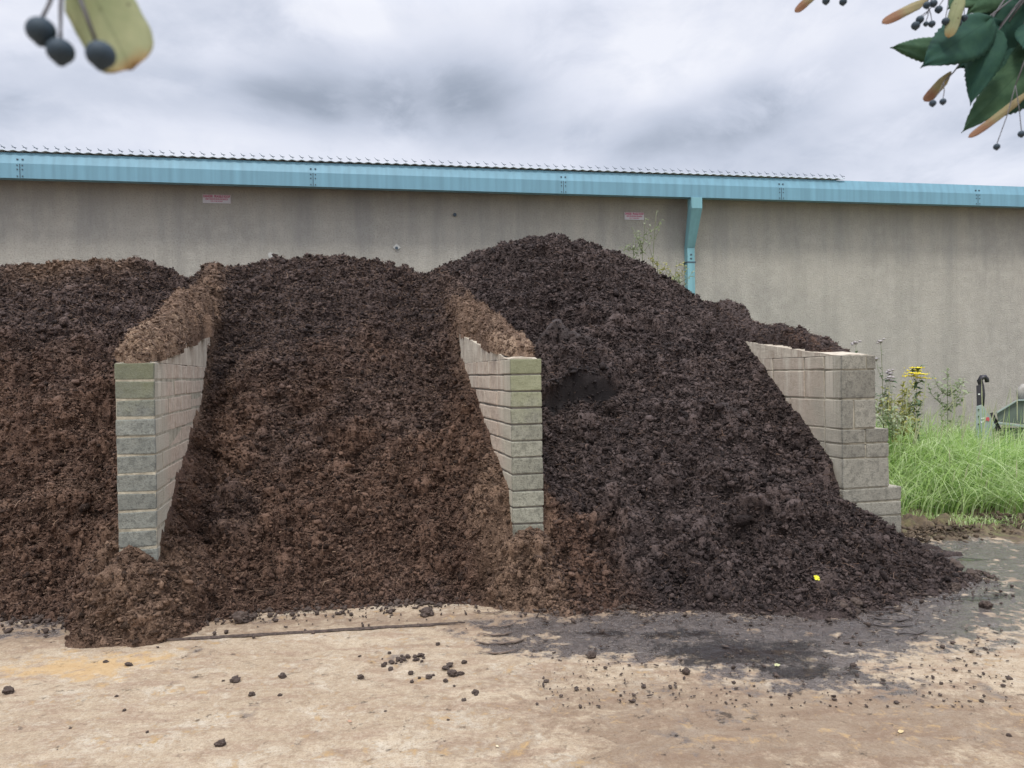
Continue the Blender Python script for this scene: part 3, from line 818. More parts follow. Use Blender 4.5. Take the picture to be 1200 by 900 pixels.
# slab joint: a shallow muddy groove edge
def joint():
    a = at_ground(188, 752); b = at_ground(545, 731)
    n = 90; V = []; 
    for i in range(n):
        t = i / (n - 1); p = a.lerp(b, t)
        w = 0.008 + 0.010 * abs(fbm(np.array([t * 22]), np.array([0.5]), 3, 3)[0]) + 0.008 * (random.random() ** 4)
        off = 0.008 * fbm(np.array([t * 12]), np.array([3.5]), 6, 3)[0]
        w *= min(1, 8 * t, 8 * (1 - t)) + 0.05
        for k, (q, zz) in enumerate(((-1, 0.001), (-0.4, 0.009), (0.4, 0.011), (1, 0.001))):
            V.append((p.x, p.y + off + q * w, zz + 0.003 + random.uniform(0, 0.002)))
    me = np_mesh('joint_dirt', np.array(V), grid_faces(n, 4))
    o = link('slab_joint', me, [M['clod']]); o["kind"] = "structure"
joint()

# ------------------------------------------------------------------ tyre tread marks
def tread(px0, py0, px1, py1, width, n, label, mat, bow):
    a = at_ground(px0, py0); b = at_ground(px1, py1)
    bm = bmesh.new(); d = (b - a); s = Vector((d.y, -d.x, 0)).normalized()
    for i in range(n):
        c = a.lerp(b, (i + random.uniform(-.15, .15)) / (n - 1))
        if random.random() < 0.08: continue
        pts = []; rr = []
        w = width * random.uniform(0.7, 1.05); o0 = random.uniform(-.04, .04)
        for k in range(9):
            t = k / 8 - 0.5
            p = c + s * (t * w + o0) + d.normalized() * (bow * (t * t * 4) + random.uniform(-.009, .009))
            p.z = 0.004 + random.uniform(0, .003)
            pts.append(p); rr.append((0.007 + random.uniform(-.005, .004)) * (1 - (abs(t) * 2) ** 4 * 0.8))
        bm_tube(bm, pts, rr, 6)
    for v in bm.verts: v.co.z = v.co.z * 0.6 + 0.003 + 0.003 * math.sin(v.co.x * 90) * math.sin(v.co.y * 70)
    o = finish(bm, 'tyre_track', [mat], smooth=True)
    tag(o, label, 'tyre track', kind='stuff')
tread(566, 705, 590, 765, 0.30, 8, 'muddy tyre tread print in front of the middle wall', simple('mud_print', (0.15, 0.11, 0.085), 0.9, 0.4, 12, 0.8, 0.01), -0.06)
tread(1010, 688, 1050, 742, 0.34, 9, 'dark muddy tyre tread print at the toe of the right heap', simple('mud_print_dark', (0.06, 0.048, 0.044), 0.6, 0.4, 12, 0.8, 0.01), -0.06)

# ------------------------------------------------------------------ clods
def clod_mesh(seed, sub=4):
    rnd = random.Random(seed)
    bm = bmesh.new(); bmesh.ops.create_icosphere(bm, subdivisions=sub, radius=1)
    sx, sy, sz = rnd.uniform(.85, 1.25), rnd.uniform(.8, 1.1), rnd.uniform(.6, .85)
    from mathutils import noise as mn
    for v in bm.verts:
        p = v.co.copy()
        d = 1 + 0.45 * mn.noise(p * 1.5 + Vector((seed, 0, 0))) + 0.32 * mn.noise(p * 3.4 + Vector((0, seed, 0))) + 0.22 * mn.noise(p * 7.5)
        v.co = Vector((p.x * sx, p.y * sy, p.z * sz)) * d
    me = bpy.data.meshes.new('clod'); bm.to_mesh(me); bm.free()
    me.polygons.foreach_set("use_smooth", [True] * len(me.polygons)); me.materials.append(M['clod_big'])
    return me
CLODS = [clod_mesh(s) for s in range(6)]
def clod(px, py, r_px, label, group=None, dark=False):
    p = at_ground(px, py); r = 0.86 * r_px / 900 * p.y
    o = bpy.data.objects.new('clod', random.choice(CLODS)); COL.objects.link(o)
    o.location = (p.x, p.y, r * 0.45); o.scale = (r, r, r); o.rotation_euler = (random.uniform(-.3, .3), random.uniform(-.3, .3), random.uniform(0, 6))
    tag(o, label, 'clod', group)
G1 = 'loose clods on the concrete apron'
clod(284, 728, 11, 'fist sized round dark clod on the pale concrete by the middle bay', G1)
clod(275, 799, 5.5, 'small dark clod on the pale concrete, left one of a loose pair', G1)
clod(331, 794, 5, 'small dark clod on the pale concrete, right one of a loose pair', G1)
clod(295, 815, 4, 'tiny clod on the concrete just below the loose pair of clods', G1)
clod(259, 873, 6, 'flattish clod near the bottom edge on the pale concrete', G1)
clod(10, 812, 7, 'reddish brown clod beside the yellow sawdust patch', G1)
clod(151, 780, 4, 'small clod on the edge of the yellow sawdust patch', G1)
clod(1155, 711, 6.5, 'round black clod alone on the wet ground at far right', G1)
clod(1118, 668, 12, 'larger black clod lying where the right heap thins out', G1)
clod(1138, 676, 8, 'flat black clod at the very tip of the spilled compost', G1)
clod(693, 770, 6, 'dark clod on the boundary of dry and wet concrete', G1)
clod(804, 789, 6, 'brown clod on the wet muddy concrete', G1)
clod(531, 792, 7, 'dark clod at the right of the small crumb scatter', G1)
clod(500, 721, 8, 'broken clod just off the toe of the middle heap', G1)
clod(985, 719, 13, 'biggest crumbly black clod at the toe of the right heap', G1)
clod(1003, 712, 11, 'medium crumbly black clod touching the biggest clod', G1)
clod(1120, 690, 7, 'small black clod near the tip of the spilled compost', G1)
clod(1068, 585, 13, 'black clod lying between the stepped wall and the grass', G1)
clod(1056, 570, 10, 'smaller black clod hard against the foot of the stepped wall', G1)
for q in range(34):   # crumb scatter near the middle
    clod(random.gauss(495, 32), random.gauss(782, 12), random.uniform(1.4, 4.2), 'small crumb in the dark scatter on the pale concrete', 'crumb scatter on the pale concrete')
for q in range(22):
    px, py = random.uniform(60, 1190), random.uniform(765, 895)
    clod(px, py, random.uniform(1.0, 3.0) * (1.5 if random.random() < .08 else 1), 'tiny loose crumb on the open concrete', 'tiny crumbs over the open concrete')

def toe_crumbs():
    n = 5200; P = []
    uu = RNG.uniform(-4.6, 3.3, n)
    vf = np.interp(uu, FT[:, 0], FT[:, 1]); d = RNG.exponential(0.09, n)
    vv = vf - d + 0.05
    x, y = uv2w(uu, vv)
    r = 0.004 + 0.012 * RNG.random(n) ** 3 + 0.006 * (d < 0.1) * RNG.random(n)
    ok = vv < 0.9
    v, f = crumbs(np.stack([x, y, r * 0.5 + 0.004], -1)[ok], r[ok])
    # on the wet mud too
    n2 = 1500
    pts = np.array([at_ground(RNG.uniform(620, 1190), RNG.uniform(690, 830))[:] for _ in range(n2)])
    r2 = 0.0025 + 0.009 * RNG.random(n2) ** 4
    pts[:, 2] = r2 * 0.4 + 0.003
    v2, f2 = crumbs(pts, r2, 0.5)
    n3 = 9000
    x3 = RNG.uniform(3.2, 8.5, n3); y3 = 7.08 + 0.45 * fbm(x3 * 1.6, x3 * 0, 313, 3) + RNG.normal(0, 0.20, n3) - 0.03 * (x3 - 4); r3 = 0.004 + 0.020 * RNG.random(n3) ** 4
    v3, f3 = crumbs(np.stack([x3, y3, 0.02 + (0.06 + 0.16 * np.clip(fbm(x3 * 2.4, y3 * 2.4, 317, 3), -0.3, 1)) * RNG.random(n3) * np.exp(-((y3 - 7.15) / 0.3) ** 2)], -1), r3)
    me = np_mesh('soil', v3, [f3])
    o = link('soil_crumbs', me, [simple('soil_crumb', (0.105, 0.076, 0.050), 0.95, 0.7, 14, 1.0, 0.02)])
    tag(o, 'brown soil lumps along the bank in front of the long grass', 'soil', kind='stuff')
    me = np_mesh('crumbs', np.concatenate([v, v2]), [f, f2 + len(v)])
    o = link('muck_crumbs', me, [M['clod']])
    tag(o, 'fine crumbs of manure scattered along the toes of the heaps', 'crumbs', kind='stuff')
toe_crumbs()

# fallen leaves / yellow flower
def fallen(px, py, size, col, label, z=None, name='fallen_leaf'):
    p = at_ground(px, py) if z is None else z
    bm = bmesh.new(); n = 10
    c = bm.verts.new((0, 0, 0.006)); ring = []
    for i in range(n):
        a = 2 * math.pi * i / n; r = size * (1 + 0.4 * math.cos(a)) * random.uniform(.8, 1.1)
        ring.append(bm.verts.new((math.cos(a) * r, math.sin(a) * r * .6, 0.004 + random.uniform(0, .25) * size)))
    for i in range(n): bm.faces.new((c, ring[i], ring[(i + 1) % n]))
    o = finish(bm, name, [simple(name + '_mat', col, 0.6, 0.2, 60, 0)])
    o.location = p; o.rotation_euler = (0, 0, random.uniform(0, 6))
    tag(o, label, name.replace('_', ' ').split()[-1] if name != 'fallen_leaf' else 'leaf')
fallen(409, 846, 0.012, (0.42, 0.25, 0.16), 'reddish brown fallen leaf on the pale foreground concrete')
fallen(1056, 858, 0.017, (0.55, 0.42, 0.22), 'pale tan fallen leaf on the muddy concrete at right')
fallen(583, 876, 0.009, (0.7, 0.6, 0.4), 'cream fallen leaf at the bottom edge of the concrete')
fallen(910, 781, 0.02, (0.42, 0.42, 0.22), 'yellow green leaf lying in the wet patch')
def surf_hit(px, py, lift=0.0):
    r = ray(px, py); o = Vector((0, 0, CAM_H))
    for k in range(900):
        p = o + r * (4.0 + k * 0.01)
        u, v = w2uv(p.x, p.y)
        if surf(np.array([u]), np.array([v]))[0][2] + lift > p.z: return p
    return o + r * 6
def petals():
    p = surf_hit(955, 681, 0.02)
    bm = bmesh.new()
    for k in range(9):
        a = 6.283 * k / 9
        q = Matrix.Rotation(a, 4, 'Z') @ Matrix.Rotation(R(-20 - 30 * random.random()), 4, 'Y')
        vs_ = [bm.verts.new(q @ Vector(c)) for c in ((0.002, -0.004, 0), (0.02, -0.006, 0), (0.024, 0, .002), (0.02, 0.006, 0), (0.002, 0.004, 0))]
        bm.faces.new(vs_)
    o = finish(bm, 'yellow_flower', [simple('flower_yellow', (0.75, 0.72, 0.05), 0.5, 0.1, 30, 0)])
    o.location = p + Vector((0, -0.02, 0.02)); o.rotation_euler = (R(45), 0, 0)
    tag(o, 'bright yellow flower head lying on the toe of the dark heap', 'flower')
petals()

# ------------------------------------------------------------------ the big shed behind
AB = R(10.4); DB = 13.05
def bx_s(px, off=0.0):
    X = (px - 600) / 900; D = DB + off / math.cos(AB)
    return X * D / (math.cos(AB) - X * math.sin(AB))
shed = empty('farm_building', (0, DB, 0), AB)
tag(shed, 'long grey rendered farm shed with a light blue gutter and corrugated roof edge', 'building')
def render_mat():
    m = MT('rendered_wall')
    n1 = m.noise(0.55, 5, 0.6); n2 = m.noise(5, 6, 0.72); n3 = m.noise(40, 5, 0.75)
    st = m.noise(1, 6, 0.65, m.coord((2.2, 2.2, 0.28)))
    st2 = m.noise(1, 5, 0.7, m.coord((6, 6, 0.5)))
    c = m.mix(m.ramp(n1, [(0.3, 0), (0.7, 1)]), (0.365, 0.348, 0.308), (0.48, 0.452, 0.39))
    c = m.mix(m.math('MULTIPLY', m.ramp(n2, [(0.45, 0.0), (0.62, 1.0)]), 0.6), c, (0.50, 0.48, 0.42))
    c = m.mix(m.math('MULTIPLY', m.ramp(st, [(0.46, 0.0), (0.68, 1.0)]), 0.42), c, (0.27, 0.26, 0.23))
    c = m.mix(m.math('MULTIPLY', m.ramp(st2, [(0.60, 0.0), (0.70, 1.0)]), 0.35), c, (0.55, 0.53, 0.48))
    c = m.mix(m.math('MULTIPLY', m.ramp(n3, [(0.36, 1.0), (0.5, 0.0)]), 0.4), c, (0.18, 0.175, 0.155))
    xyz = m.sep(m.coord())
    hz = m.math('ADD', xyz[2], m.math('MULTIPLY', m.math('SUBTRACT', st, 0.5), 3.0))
    c = m.mix(m.math('MULTIPLY', m.math('SUBTRACT', hz, 3.6, clamp=False), 0.40, clamp=True), c, (0.27, 0.28, 0.285))  # eaves shade painted in: wall turns darker and bluer towards the gutter
    m.base(c); m.bump(m.math('ADD', n3, m.math('MULTIPLY', n2, 0.8)), 0.6, 0.02); m.rough(0.95)
    return m.m
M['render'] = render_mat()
def blue_mat(name, col):
    m = MT(name)
    st = m.noise(1, 4, 0.6, m.coord((7, 7, 0.4)))
    w = m.n.new("ShaderNodeTexWave"); w.inputs["Scale"].default_value = 1.07 * 2; w.inputs["Distortion"].default_value = 0.6
    m.L(m.coord(), w.inputs["Vector"])
    c = m.mix(m.ramp(st, [(0.35, 0.0), (0.7, 1.0)]), tuple(x * 0.86 for x in col), tuple(min(1, x * 1.08) for x in col))
    c = m.mix(m.math('MULTIPLY', m.ramp(w.outputs['Fac'], [(0.0, 1.0), (0.45, 0.0)]), 0.16), c, tuple(x * 0.55 for x in col))
    m.base(c); m.rough(0.55); return m.m
M['blue'] = blue_mat('blue_paint', (0.165, 0.345, 0.44))
M['teal'] = blue_mat('teal_paint', (0.21, 0.44, 0.49))
M['fibre'] = simple('fibre_cement', (0.50, 0.58, 0.62), 0.9, 0.15, 6, 0.2)
M['bolt'] = simple('bolt_dark', (0.06, 0.09, 0.12), 0.6, 0.2, 6, 0)
S0, S1 = -34.0, 42.0
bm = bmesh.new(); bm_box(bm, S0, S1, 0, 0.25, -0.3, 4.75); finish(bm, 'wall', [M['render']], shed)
bm = bmesh.new(); bm_box(bm, S0, S0 + 0.25, 0.25, 20, -0.3, 4.75); bm_box(bm, S1 - 0.25, S1, 0.25, 20, -0.3, 4.75); bm_box(bm, S0, S1, 20, 20.25, -0.3, 4.75)
finish(bm, 'rear_wall', [M['render']], shed)
# soffit
bm = bmesh.new(); bm_box(bm, S0, S1, -0.40, -0.002, 4.62, 4.66); finish(bm, 'soffit', [M['bolt']], shed)
# gutter: folded steel profile
bm = bmesh.new()
prof = [(-0.30, 4.475), (-0.45, 4.47), (-0.452, 4.685), (-0.40, 4.855), (-0.385, 4.853), (-0.43, 4.68), (-0.43, 4.49), (-0.30, 4.493)]
prev = None
for x in (S0, S1):
    ring = [bm.verts.new((x, y, z)) for y, z in prof]
    if prev:
        for i in range(len(prof)):
            bm.faces.new((prev[i], prev[(i + 1) % len(prof)], ring[(i + 1) % len(prof)], ring[i]))
    bm.faces.new(ring if prev else ring[::-1]); prev = ring
gut = finish(bm, 'gutter', [M['blue']], shed)
for px in (-310, 22, 365, 658, 913, 1143, 1350):
    s = bx_s(px, -0.45)
    bm = bmesh.new()
    bm_box(bm, s - 0.004, s + 0.004, -0.456, -0.4505, 4.475, 4.68)
    for dx in (-0.035, 0.035):
        for z in (4.50, 4.60, 4.66):
            bm_box(bm, s + dx - 0.008, s + dx + 0.008, -0.460, -0.4505, z - 0.007, z + 0.007)
        bm_box(bm, s + dx - 0.012, s + dx + 0.012, -0.447, -0.430, 4.74, 4.757)
    finish(bm, 'gutter_joint', [M['bolt']], gut)
# corrugated roof: front edge overhangs the gutter up to the point where the newer gutter begins
s_end = bx_s(988, -0.45); pitch = 0.146
def roof_sheet(x0, x1, y_front, z_front, name):
    nx = int((x1 - x0) / pitch * 8); xs_ = np.linspace(x0, x1, nx)
    rows = [(y_front, 0), (y_front + 3, 3), (9.9, 9.9 - y_front)]
    V = []
    for (y, run) in rows:
        z = z_front + run * math.tan(R(9)) + 0.0085 * np.cos(xs_ / pitch * 2 * math.pi)
        V.append(np.stack([xs_, np.full(nx, y), z], -1))
    V = np.stack(V, 0)
    V2 = V.copy(); V2[..., 2] -= 0.011
    n = 3 * nx
    F = grid_faces(3, nx)
    a = np.arange(nx - 1)
    front = np.stack([a, a + 1, a + 1 + n, a + n], 1)
    me = np_mesh(name, np.concatenate([V.reshape(-1, 3), V2.reshape(-1, 3)]), np.concatenate([F, F[:, ::-1] + n, front]))
    link('roof', me, [M['fibre']], shed)
roof_sheet(S0, s_end, -0.44, 4.882, 'roof_sheet')
roof_sheet(s_end + 0.02, S1, -0.28, 4.80, 'roof_sheet_far')
bm = bmesh.new()   # rear roof slope, never seen from the yard
bm_prism(bm, [(0, 0)] * 0 + [(S0, 4.8), (S1, 4.8), (S1, 4.81), (S0, 4.81)], 20.3, 20.31); 
vs4 = [bm.verts.new(c) for c in ((S0, 9.9, 6.52), (S1, 9.9, 6.52), (S1, 20.4, 4.85), (S0, 20.4, 4.85))]; bm.faces.new(vs4)
finish(bm, 'roof', [M['fibre']], shed)
# hook bolts standing up along the roof edge (one per corrugation)
hooks = []
bm = bmesh.new()
s = S0 + 20; kk = math.ceil(s / pitch)
while kk * pitch < s_end:
    x = kk * pitch; kk += 1
    if x < bx_s(-250, -0.45): continue
    l = random.uniform(0.030, 0.050)
    bm_tube(bm, [(x + 0.012, -0.37, 4.915), (x - 0.02, -0.375, 4.945), (x - 0.02 - l * 0.75, -0.38, 4.955 + l * 0.45)], [0.004, 0.004, 0.003], 4)
    bm_tube(bm, [(x - 0.03, -0.40, 4.937), (x + 0.03, -0.40, 4.927)], 0.005, 4)
finish(bm, 'roof_hooks', [M['bolt']], shed)["kind"] = "stuff"

# outlet and downpipe
sp = bx_s(808, -0.02)
pipe = empty('downpipe'); pipe.parent = shed; 
pipe_parent = pipe
sb = bx_s(813.5, -0.45)
bm = bmesh.new(); bm_box(bm, sb - 0.10, sb + 0.095, -0.47, -0.30, 4.28, 4.468); finish(bm, 'outlet_box', [M['teal']], pipe, bevel=0.004)
bm = bmesh.new()   # slanting box section back to the wall
A = [(sb - 0.10, -0.468, 4.28), (sb + 0.095, -0.468, 4.28), (sb + 0.095, -0.30, 4.279), (sb - 0.10, -0.30, 4.279)]
B = [(sp - 0.068, -0.15, 3.66), (sp + 0.068, -0.15, 3.66), (sp + 0.068, -0.012, 3.66), (sp - 0.068, -0.012, 3.66)]
va = [bm.verts.new(p) for p in A]; vb = [bm.verts.new(p) for p in B]
for i in range(4): bm.faces.new((va[i], va[(i + 1) % 4], vb[(i + 1) % 4], vb[i]))
bm.faces.new(va); bm.faces.new(vb[::-1])
finish(bm, 'offset', [M['teal']], pipe)
bm = bmesh.new(); bm_box(bm, sp - 0.068, sp + 0.068, -0.15, -0.012, 0.1, 3.657); finish(bm, 'pipe', [M['teal']], pipe, bevel=0.006)
for z in (3.40, 2.2):
    bm = bmesh.new(); bm_box(bm, sp - 0.085, sp + 0.085, -0.156, -0.004, z, z + 0.02); finish(bm, 'pipe_bracket', [M['bolt']], pipe)
for z in (3.53, 3.46):
    bm = bmesh.new(); bm_box(bm, sp - 0.02, sp + 0.015, -0.158, -0.152, z, z + 0.025); finish(bm, 'pipe_clip', [M['bolt']], pipe)

# signs
M['sign_white'] = simple('sign_white', (0.62, 0.60, 0.64), 0.6, 0.06, 10, 0)
M['sign_red'] = simple('sign_red', (0.50, 0.10, 0.20), 0.6, 0.1, 10, 0)
M['sign_grey'] = simple('sign_grey', (0.25, 0.2, 0.28), 0.6, 0.1, 10, 0)
def text_mesh(body, size, mat, parent, loc, bold=0.0, sx=1.0):
    cu = bpy.data.curves.new('lettering', 'FONT'); cu.body = body; cu.size = size; cu.align_x = 'CENTER'; cu.offset = bold; cu.extrude = 0.0008
    to = bpy.data.objects.new('tmp', cu); COL.objects.link(to)
    dg = bpy.context.evaluated_depsgraph_get(); dg.update()
    me = bpy.data.meshes.new_from_object(to.evaluated_get(dg)); bpy.data.objects.remove(to)
    me.materials.clear()
    o = link('lettering', me, [mat], parent)
    o.location = loc; o.rotation_euler = (R(90), 0, 0); o.scale = (sx, 1, 1)
    return o
def sign(px, py, w, h, label, crooked=0.0):
    s = bx_s(px); r = ray(px, py)
    # height on the wall plane
    X = r.x / r.y; dist = DB / (1 - X * math.tan(AB)); z = CAM_H + r.z / r.y * dist
    p = Matrix.Rotation(AB, 3, 'Z') @ Vector((s, -0.012, 0)) + Vector((0, DB, z))
    bm = bmesh.new(); bm_box(bm, -w / 2, w / 2, -0.004, 0.008, -h / 2, h / 2)
    o = finish(bm, 'warning_sign', [M['sign_white']], bevel=0.0015)
    o.location = p; o.rotation_euler = (0, crooked, AB)
    tag(o, label, 'sign', 'faded red and white warning signs')
    text_mesh('DANGER  FRAGILE ROOF', 0.052, M['sign_red'], o, (0, -0.0052, 0.022), 0.002, 0.70 * w / 0.43)
    text_mesh('USE CRAWLING BOARDS', 0.036, M['sign_red'], o, (0, -0.0052, -0.016), 0.001, 0.85 * w / 0.43)
    text_mesh('ON THIS ROOF', 0.026, M['sign_red'], o, (0, -0.0052, -0.046), 0.0006, 1.0)
    return o
sign(258.5, 233.5, 0.42, 0.135, 'faded red and white warning sign high on the shed wall, far from the downpipe')
sign(745.5, 253.5, 0.355, 0.13, 'faded pink and white warning sign on the shed wall nearer the blue downpipe')

# small fixings in the wall
def wall_pt(px, py, off=0.01):
    s = bx_s(px); r = ray(px, py); X = r.x / r.y
    dist = DB / (1 - X * math.tan(AB)); z = CAM_H + r.z / r.y * dist
    return s, z
def wall_mark(px, py, r, mat, name, dia=False, prt=0.02):
    s, z = wall_pt(px, py)
    bm = bmesh.new(); n = 4 if dia else 9
    ring = [bm.verts.new((s + r * math.cos(2 * math.pi * i / n) * random.uniform(.85, 1.1), -prt, z + r * math.sin(2 * math.pi * i / n) * random.uniform(.85, 1.1))) for i in range(n)]
    ring2 = [bm.verts.new((v.co.x, 0.002, v.co.z)) for v in ring]
    bm.faces.new(ring)
    for i in range(n): bm.faces.new((ring[i], ring[(i + 1) % n], ring2[(i + 1) % n], ring2[i]))
    finish(bm, name, [mat], shed)
wall_mark(467.5, 290, 0.062, simple('lime', (0.6, 0.6, 0.56), 0.9, .1, 20, 0), 'tie_plate', True, 0.012)
wall_mark(467.5, 291, 0.026, M['bolt'], 'tie_bolt', False, 0.03)
wall_mark(320, 299, 0.045, simple('lime2', (0.55, 0.55, 0.52), 0.9, .1, 20, 0), 'lime_patch', False, 0.008)
wall_mark(536, 252, 0.03, M['bolt'], 'tie_bolt', False, 0.04)

# ------------------------------------------------------------------ vegetation
def leafy_mat(name, c1, c2, trans=0.35, rough=0.55):
    m = MT(name)
    n = m.noise(25, 3, 0.6); c = m.mix(m.ramp(n, [(0.3, 0), (0.7, 1)]), c1, c2)
    g = m.n.new("ShaderNodeObjectInfo")
    m.base(c); m.rough(rough)
    tr = m.n.new("ShaderNodeBsdfTranslucent"); m.L(c, tr.inputs[0])
    mx = m.n.new("ShaderNodeMixShader"); mx.inputs[0].default_value = trans
    m.L(m.b.outputs[0], mx.inputs[1]); m.L(tr.outputs[0], mx.inputs[2]); m.L(mx.outputs[0], m.out.inputs[0])
    return m.m
M['grass1'] = leafy_mat('grass_green', (0.34, 0.50, 0.14), (0.46, 0.62, 0.22), 0.5)
M['grass2'] = leafy_mat('grass_light', (0.60, 0.74, 0.36), (0.72, 0.80, 0.50), 0.5)
M['grass3'] = leafy_mat('grass_seed', (0.38, 0.42, 0.24), (0.52, 0.50, 0.34), 0.3)
M['grass4'] = leafy_mat('grass_deep', (0.15, 0.29, 0.07), (0.22, 0.37, 0.10), 0.4)

def blades(P, H, lean_dir, lean, W, nseg=6):
    n = len(P); t = np.linspace(0, 1, nseg + 1)[None, :, None]
    L = lean_dir[:, None, :]; ln_ = lean[:, None, None]; h = H[:, None, None]
    arc = ln_ * t ** 2.2
    xy = P[:, None, :2] + L * arc * h
    drop = 0.62 * np.clip(ln_, 0, 1.2) * t ** 3.2
    z = P[:, None, 2:3] + h * (t - drop)
    c = np.concatenate([xy, z], -1)
    side = np.stack([-lean_dir[:, 1], lean_dir[:, 0]], -1) * 0.6 + RNG.normal(size=(n, 2)) * 0.6
    side /= np.linalg.norm(side, axis=1, keepdims=True)
    side3 = np.concatenate([side, np.zeros((n, 1))], 1)[:, None, :]
    w = W[:, None, None] * (1 - t ** 1.8 * 0.92)
    V = np.stack([c - side3 * w, c + side3 * w], 2).reshape(n, -1, 3)
    k = nseg + 1
    q = np.array([[2 * i, 2 * i + 1, 2 * i + 3, 2 * i + 2] for i in range(nseg)])
    F = (np.arange(n) * (2 * k))[:, None, None] + q[None]
    return V.reshape(-1, 3), F.reshape(-1, 4)

def grass():
    n = 26000
    x = RNG.uniform(3.35, 9.5, n); y = RNG.uniform(7.35, 12.2, n)
    front = 7.40 + 0.22 * fbm(x * 2.0, x * 0, 44, 3)
    tuft = fbm(x * 1.7, y * 1.7, 88, 3)
    # keep clear of the wall
    uu, _ = w2uv(x, y)
    ok = (uu > 3.14 + 0.1 * RNG.random(n)) & (y > front) & (RNG.random(n) < 0.95 - 0.45 * sstep(9.5, 12, y))
    x, y, tuft = x[ok], y[ok], tuft[ok]; n = len(x)
    hgt = (0.88 + 0.28 * tuft + 0.25 * sstep(7.5, 8.8, y)) * RNG.uniform(0.65, 1.15, n)
    hgt *= 1 - 0.18 * sstep(4.8, 5.6, x)
    hgt *= 0.55 + 0.45 * sstep(0.0, 0.6, y - 7.55)
    a = RNG.normal(-0.5, 0.9, n) ; ld = np.stack([np.cos(a), np.sin(a)], -1)
    lean = np.abs(RNG.normal(0.85, 0.35, n))
    # clumped parting: neighbours lean alike
    cl = fbm(x * 2.5, y * 2.5, 101, 2) * 3.2 - 0.7
    ld = np.stack([np.cos(cl + 0.35 * (a)), np.sin(cl + 0.35 * a)], -1)
    P = np.stack([x, y, np.full(n, 0.04)], -1)
    V, F = blades(P, hgt, ld, lean, RNG.uniform(0.0035, 0.0085, n))
    m = RNG.choice([0, 1, 3], n, p=[0.5, 0.32, 0.18])
    mi = np.repeat(m, 6)
    pv = [V]; pf = [F]; ml = [mi]; off = len(V)
    # flowering stems
    k = 260
    i = RNG.integers(0, n, k); P2 = P[i] + np.array([0.01, 0, 0])
    V2, F2 = blades(P2, hgt[i] * 1.08 + 0.06, ld[i], np.abs(RNG.normal(0.10, 0.10, k)), np.full(k, 0.0013))
    pv.append(V2); pf.append(F2 + off); ml.append(np.full(len(F2), 2)); off += len(V2)
    tips = V2.reshape(k, -1, 3)
    for a_, b_ in ((8, 12),):
        pa = tips[:, 8]; pb = tips[:, 12]
        d = pb - pa; w = np.array([[0.004, 0, 0]])
        Vq = np.stack([pa - w, pa + w, pa + d * 0.6 + w * 1.6, pa + d * 0.6 - w * 1.6, pb + w * .3, pb - w * .3], 1)
        Fq = np.array([[0, 1, 2, 3], [3, 2, 4, 5]])[None] + (np.arange(k) * 6)[:, None, None]
        pv.append(Vq.reshape(-1, 3)); pf.append(Fq.reshape(-1, 4) + off); ml.append(np.full(2 * k, 2)); off += 6 * k
    me = np_mesh('grass', np.concatenate(pv), pf, np.concatenate(ml))
    o = link('long_grass', me, [M['grass1'], M['grass2'], M['grass3'], M['grass4']])
    tag(o, 'long bright green grass beside the stepped wall, leaning over in clumps', 'grass', kind='stuff')
    # short sprouts over the bank edge
    n = 2200
    x = RNG.uniform(3.6, 7, n); y = 7.25 + 0.25 * fbm(x * 1.6, x * 0, 613, 3) + RNG.normal(0, 0.10, n)
    V, F = blades(np.stack([x, y, np.full(n, 0.03)], -1), RNG.uniform(.04, .14, n), np.stack([np.cos(RNG.uniform(0, 6, n)), np.sin(RNG.uniform(0, 6, n))], -1), RNG.uniform(.2, .9, n), RNG.uniform(.002, .005, n), 3)
    me = np_mesh('sprouts', V, F, RNG.choice([0, 1], len(F)))
    o = link('low_sprouts', me, [M['grass1'], M['grass2']])
    tag(o, 'short yellow green sprouts on the soil edge in front of the long grass', 'grass', kind='stuff')
grass()

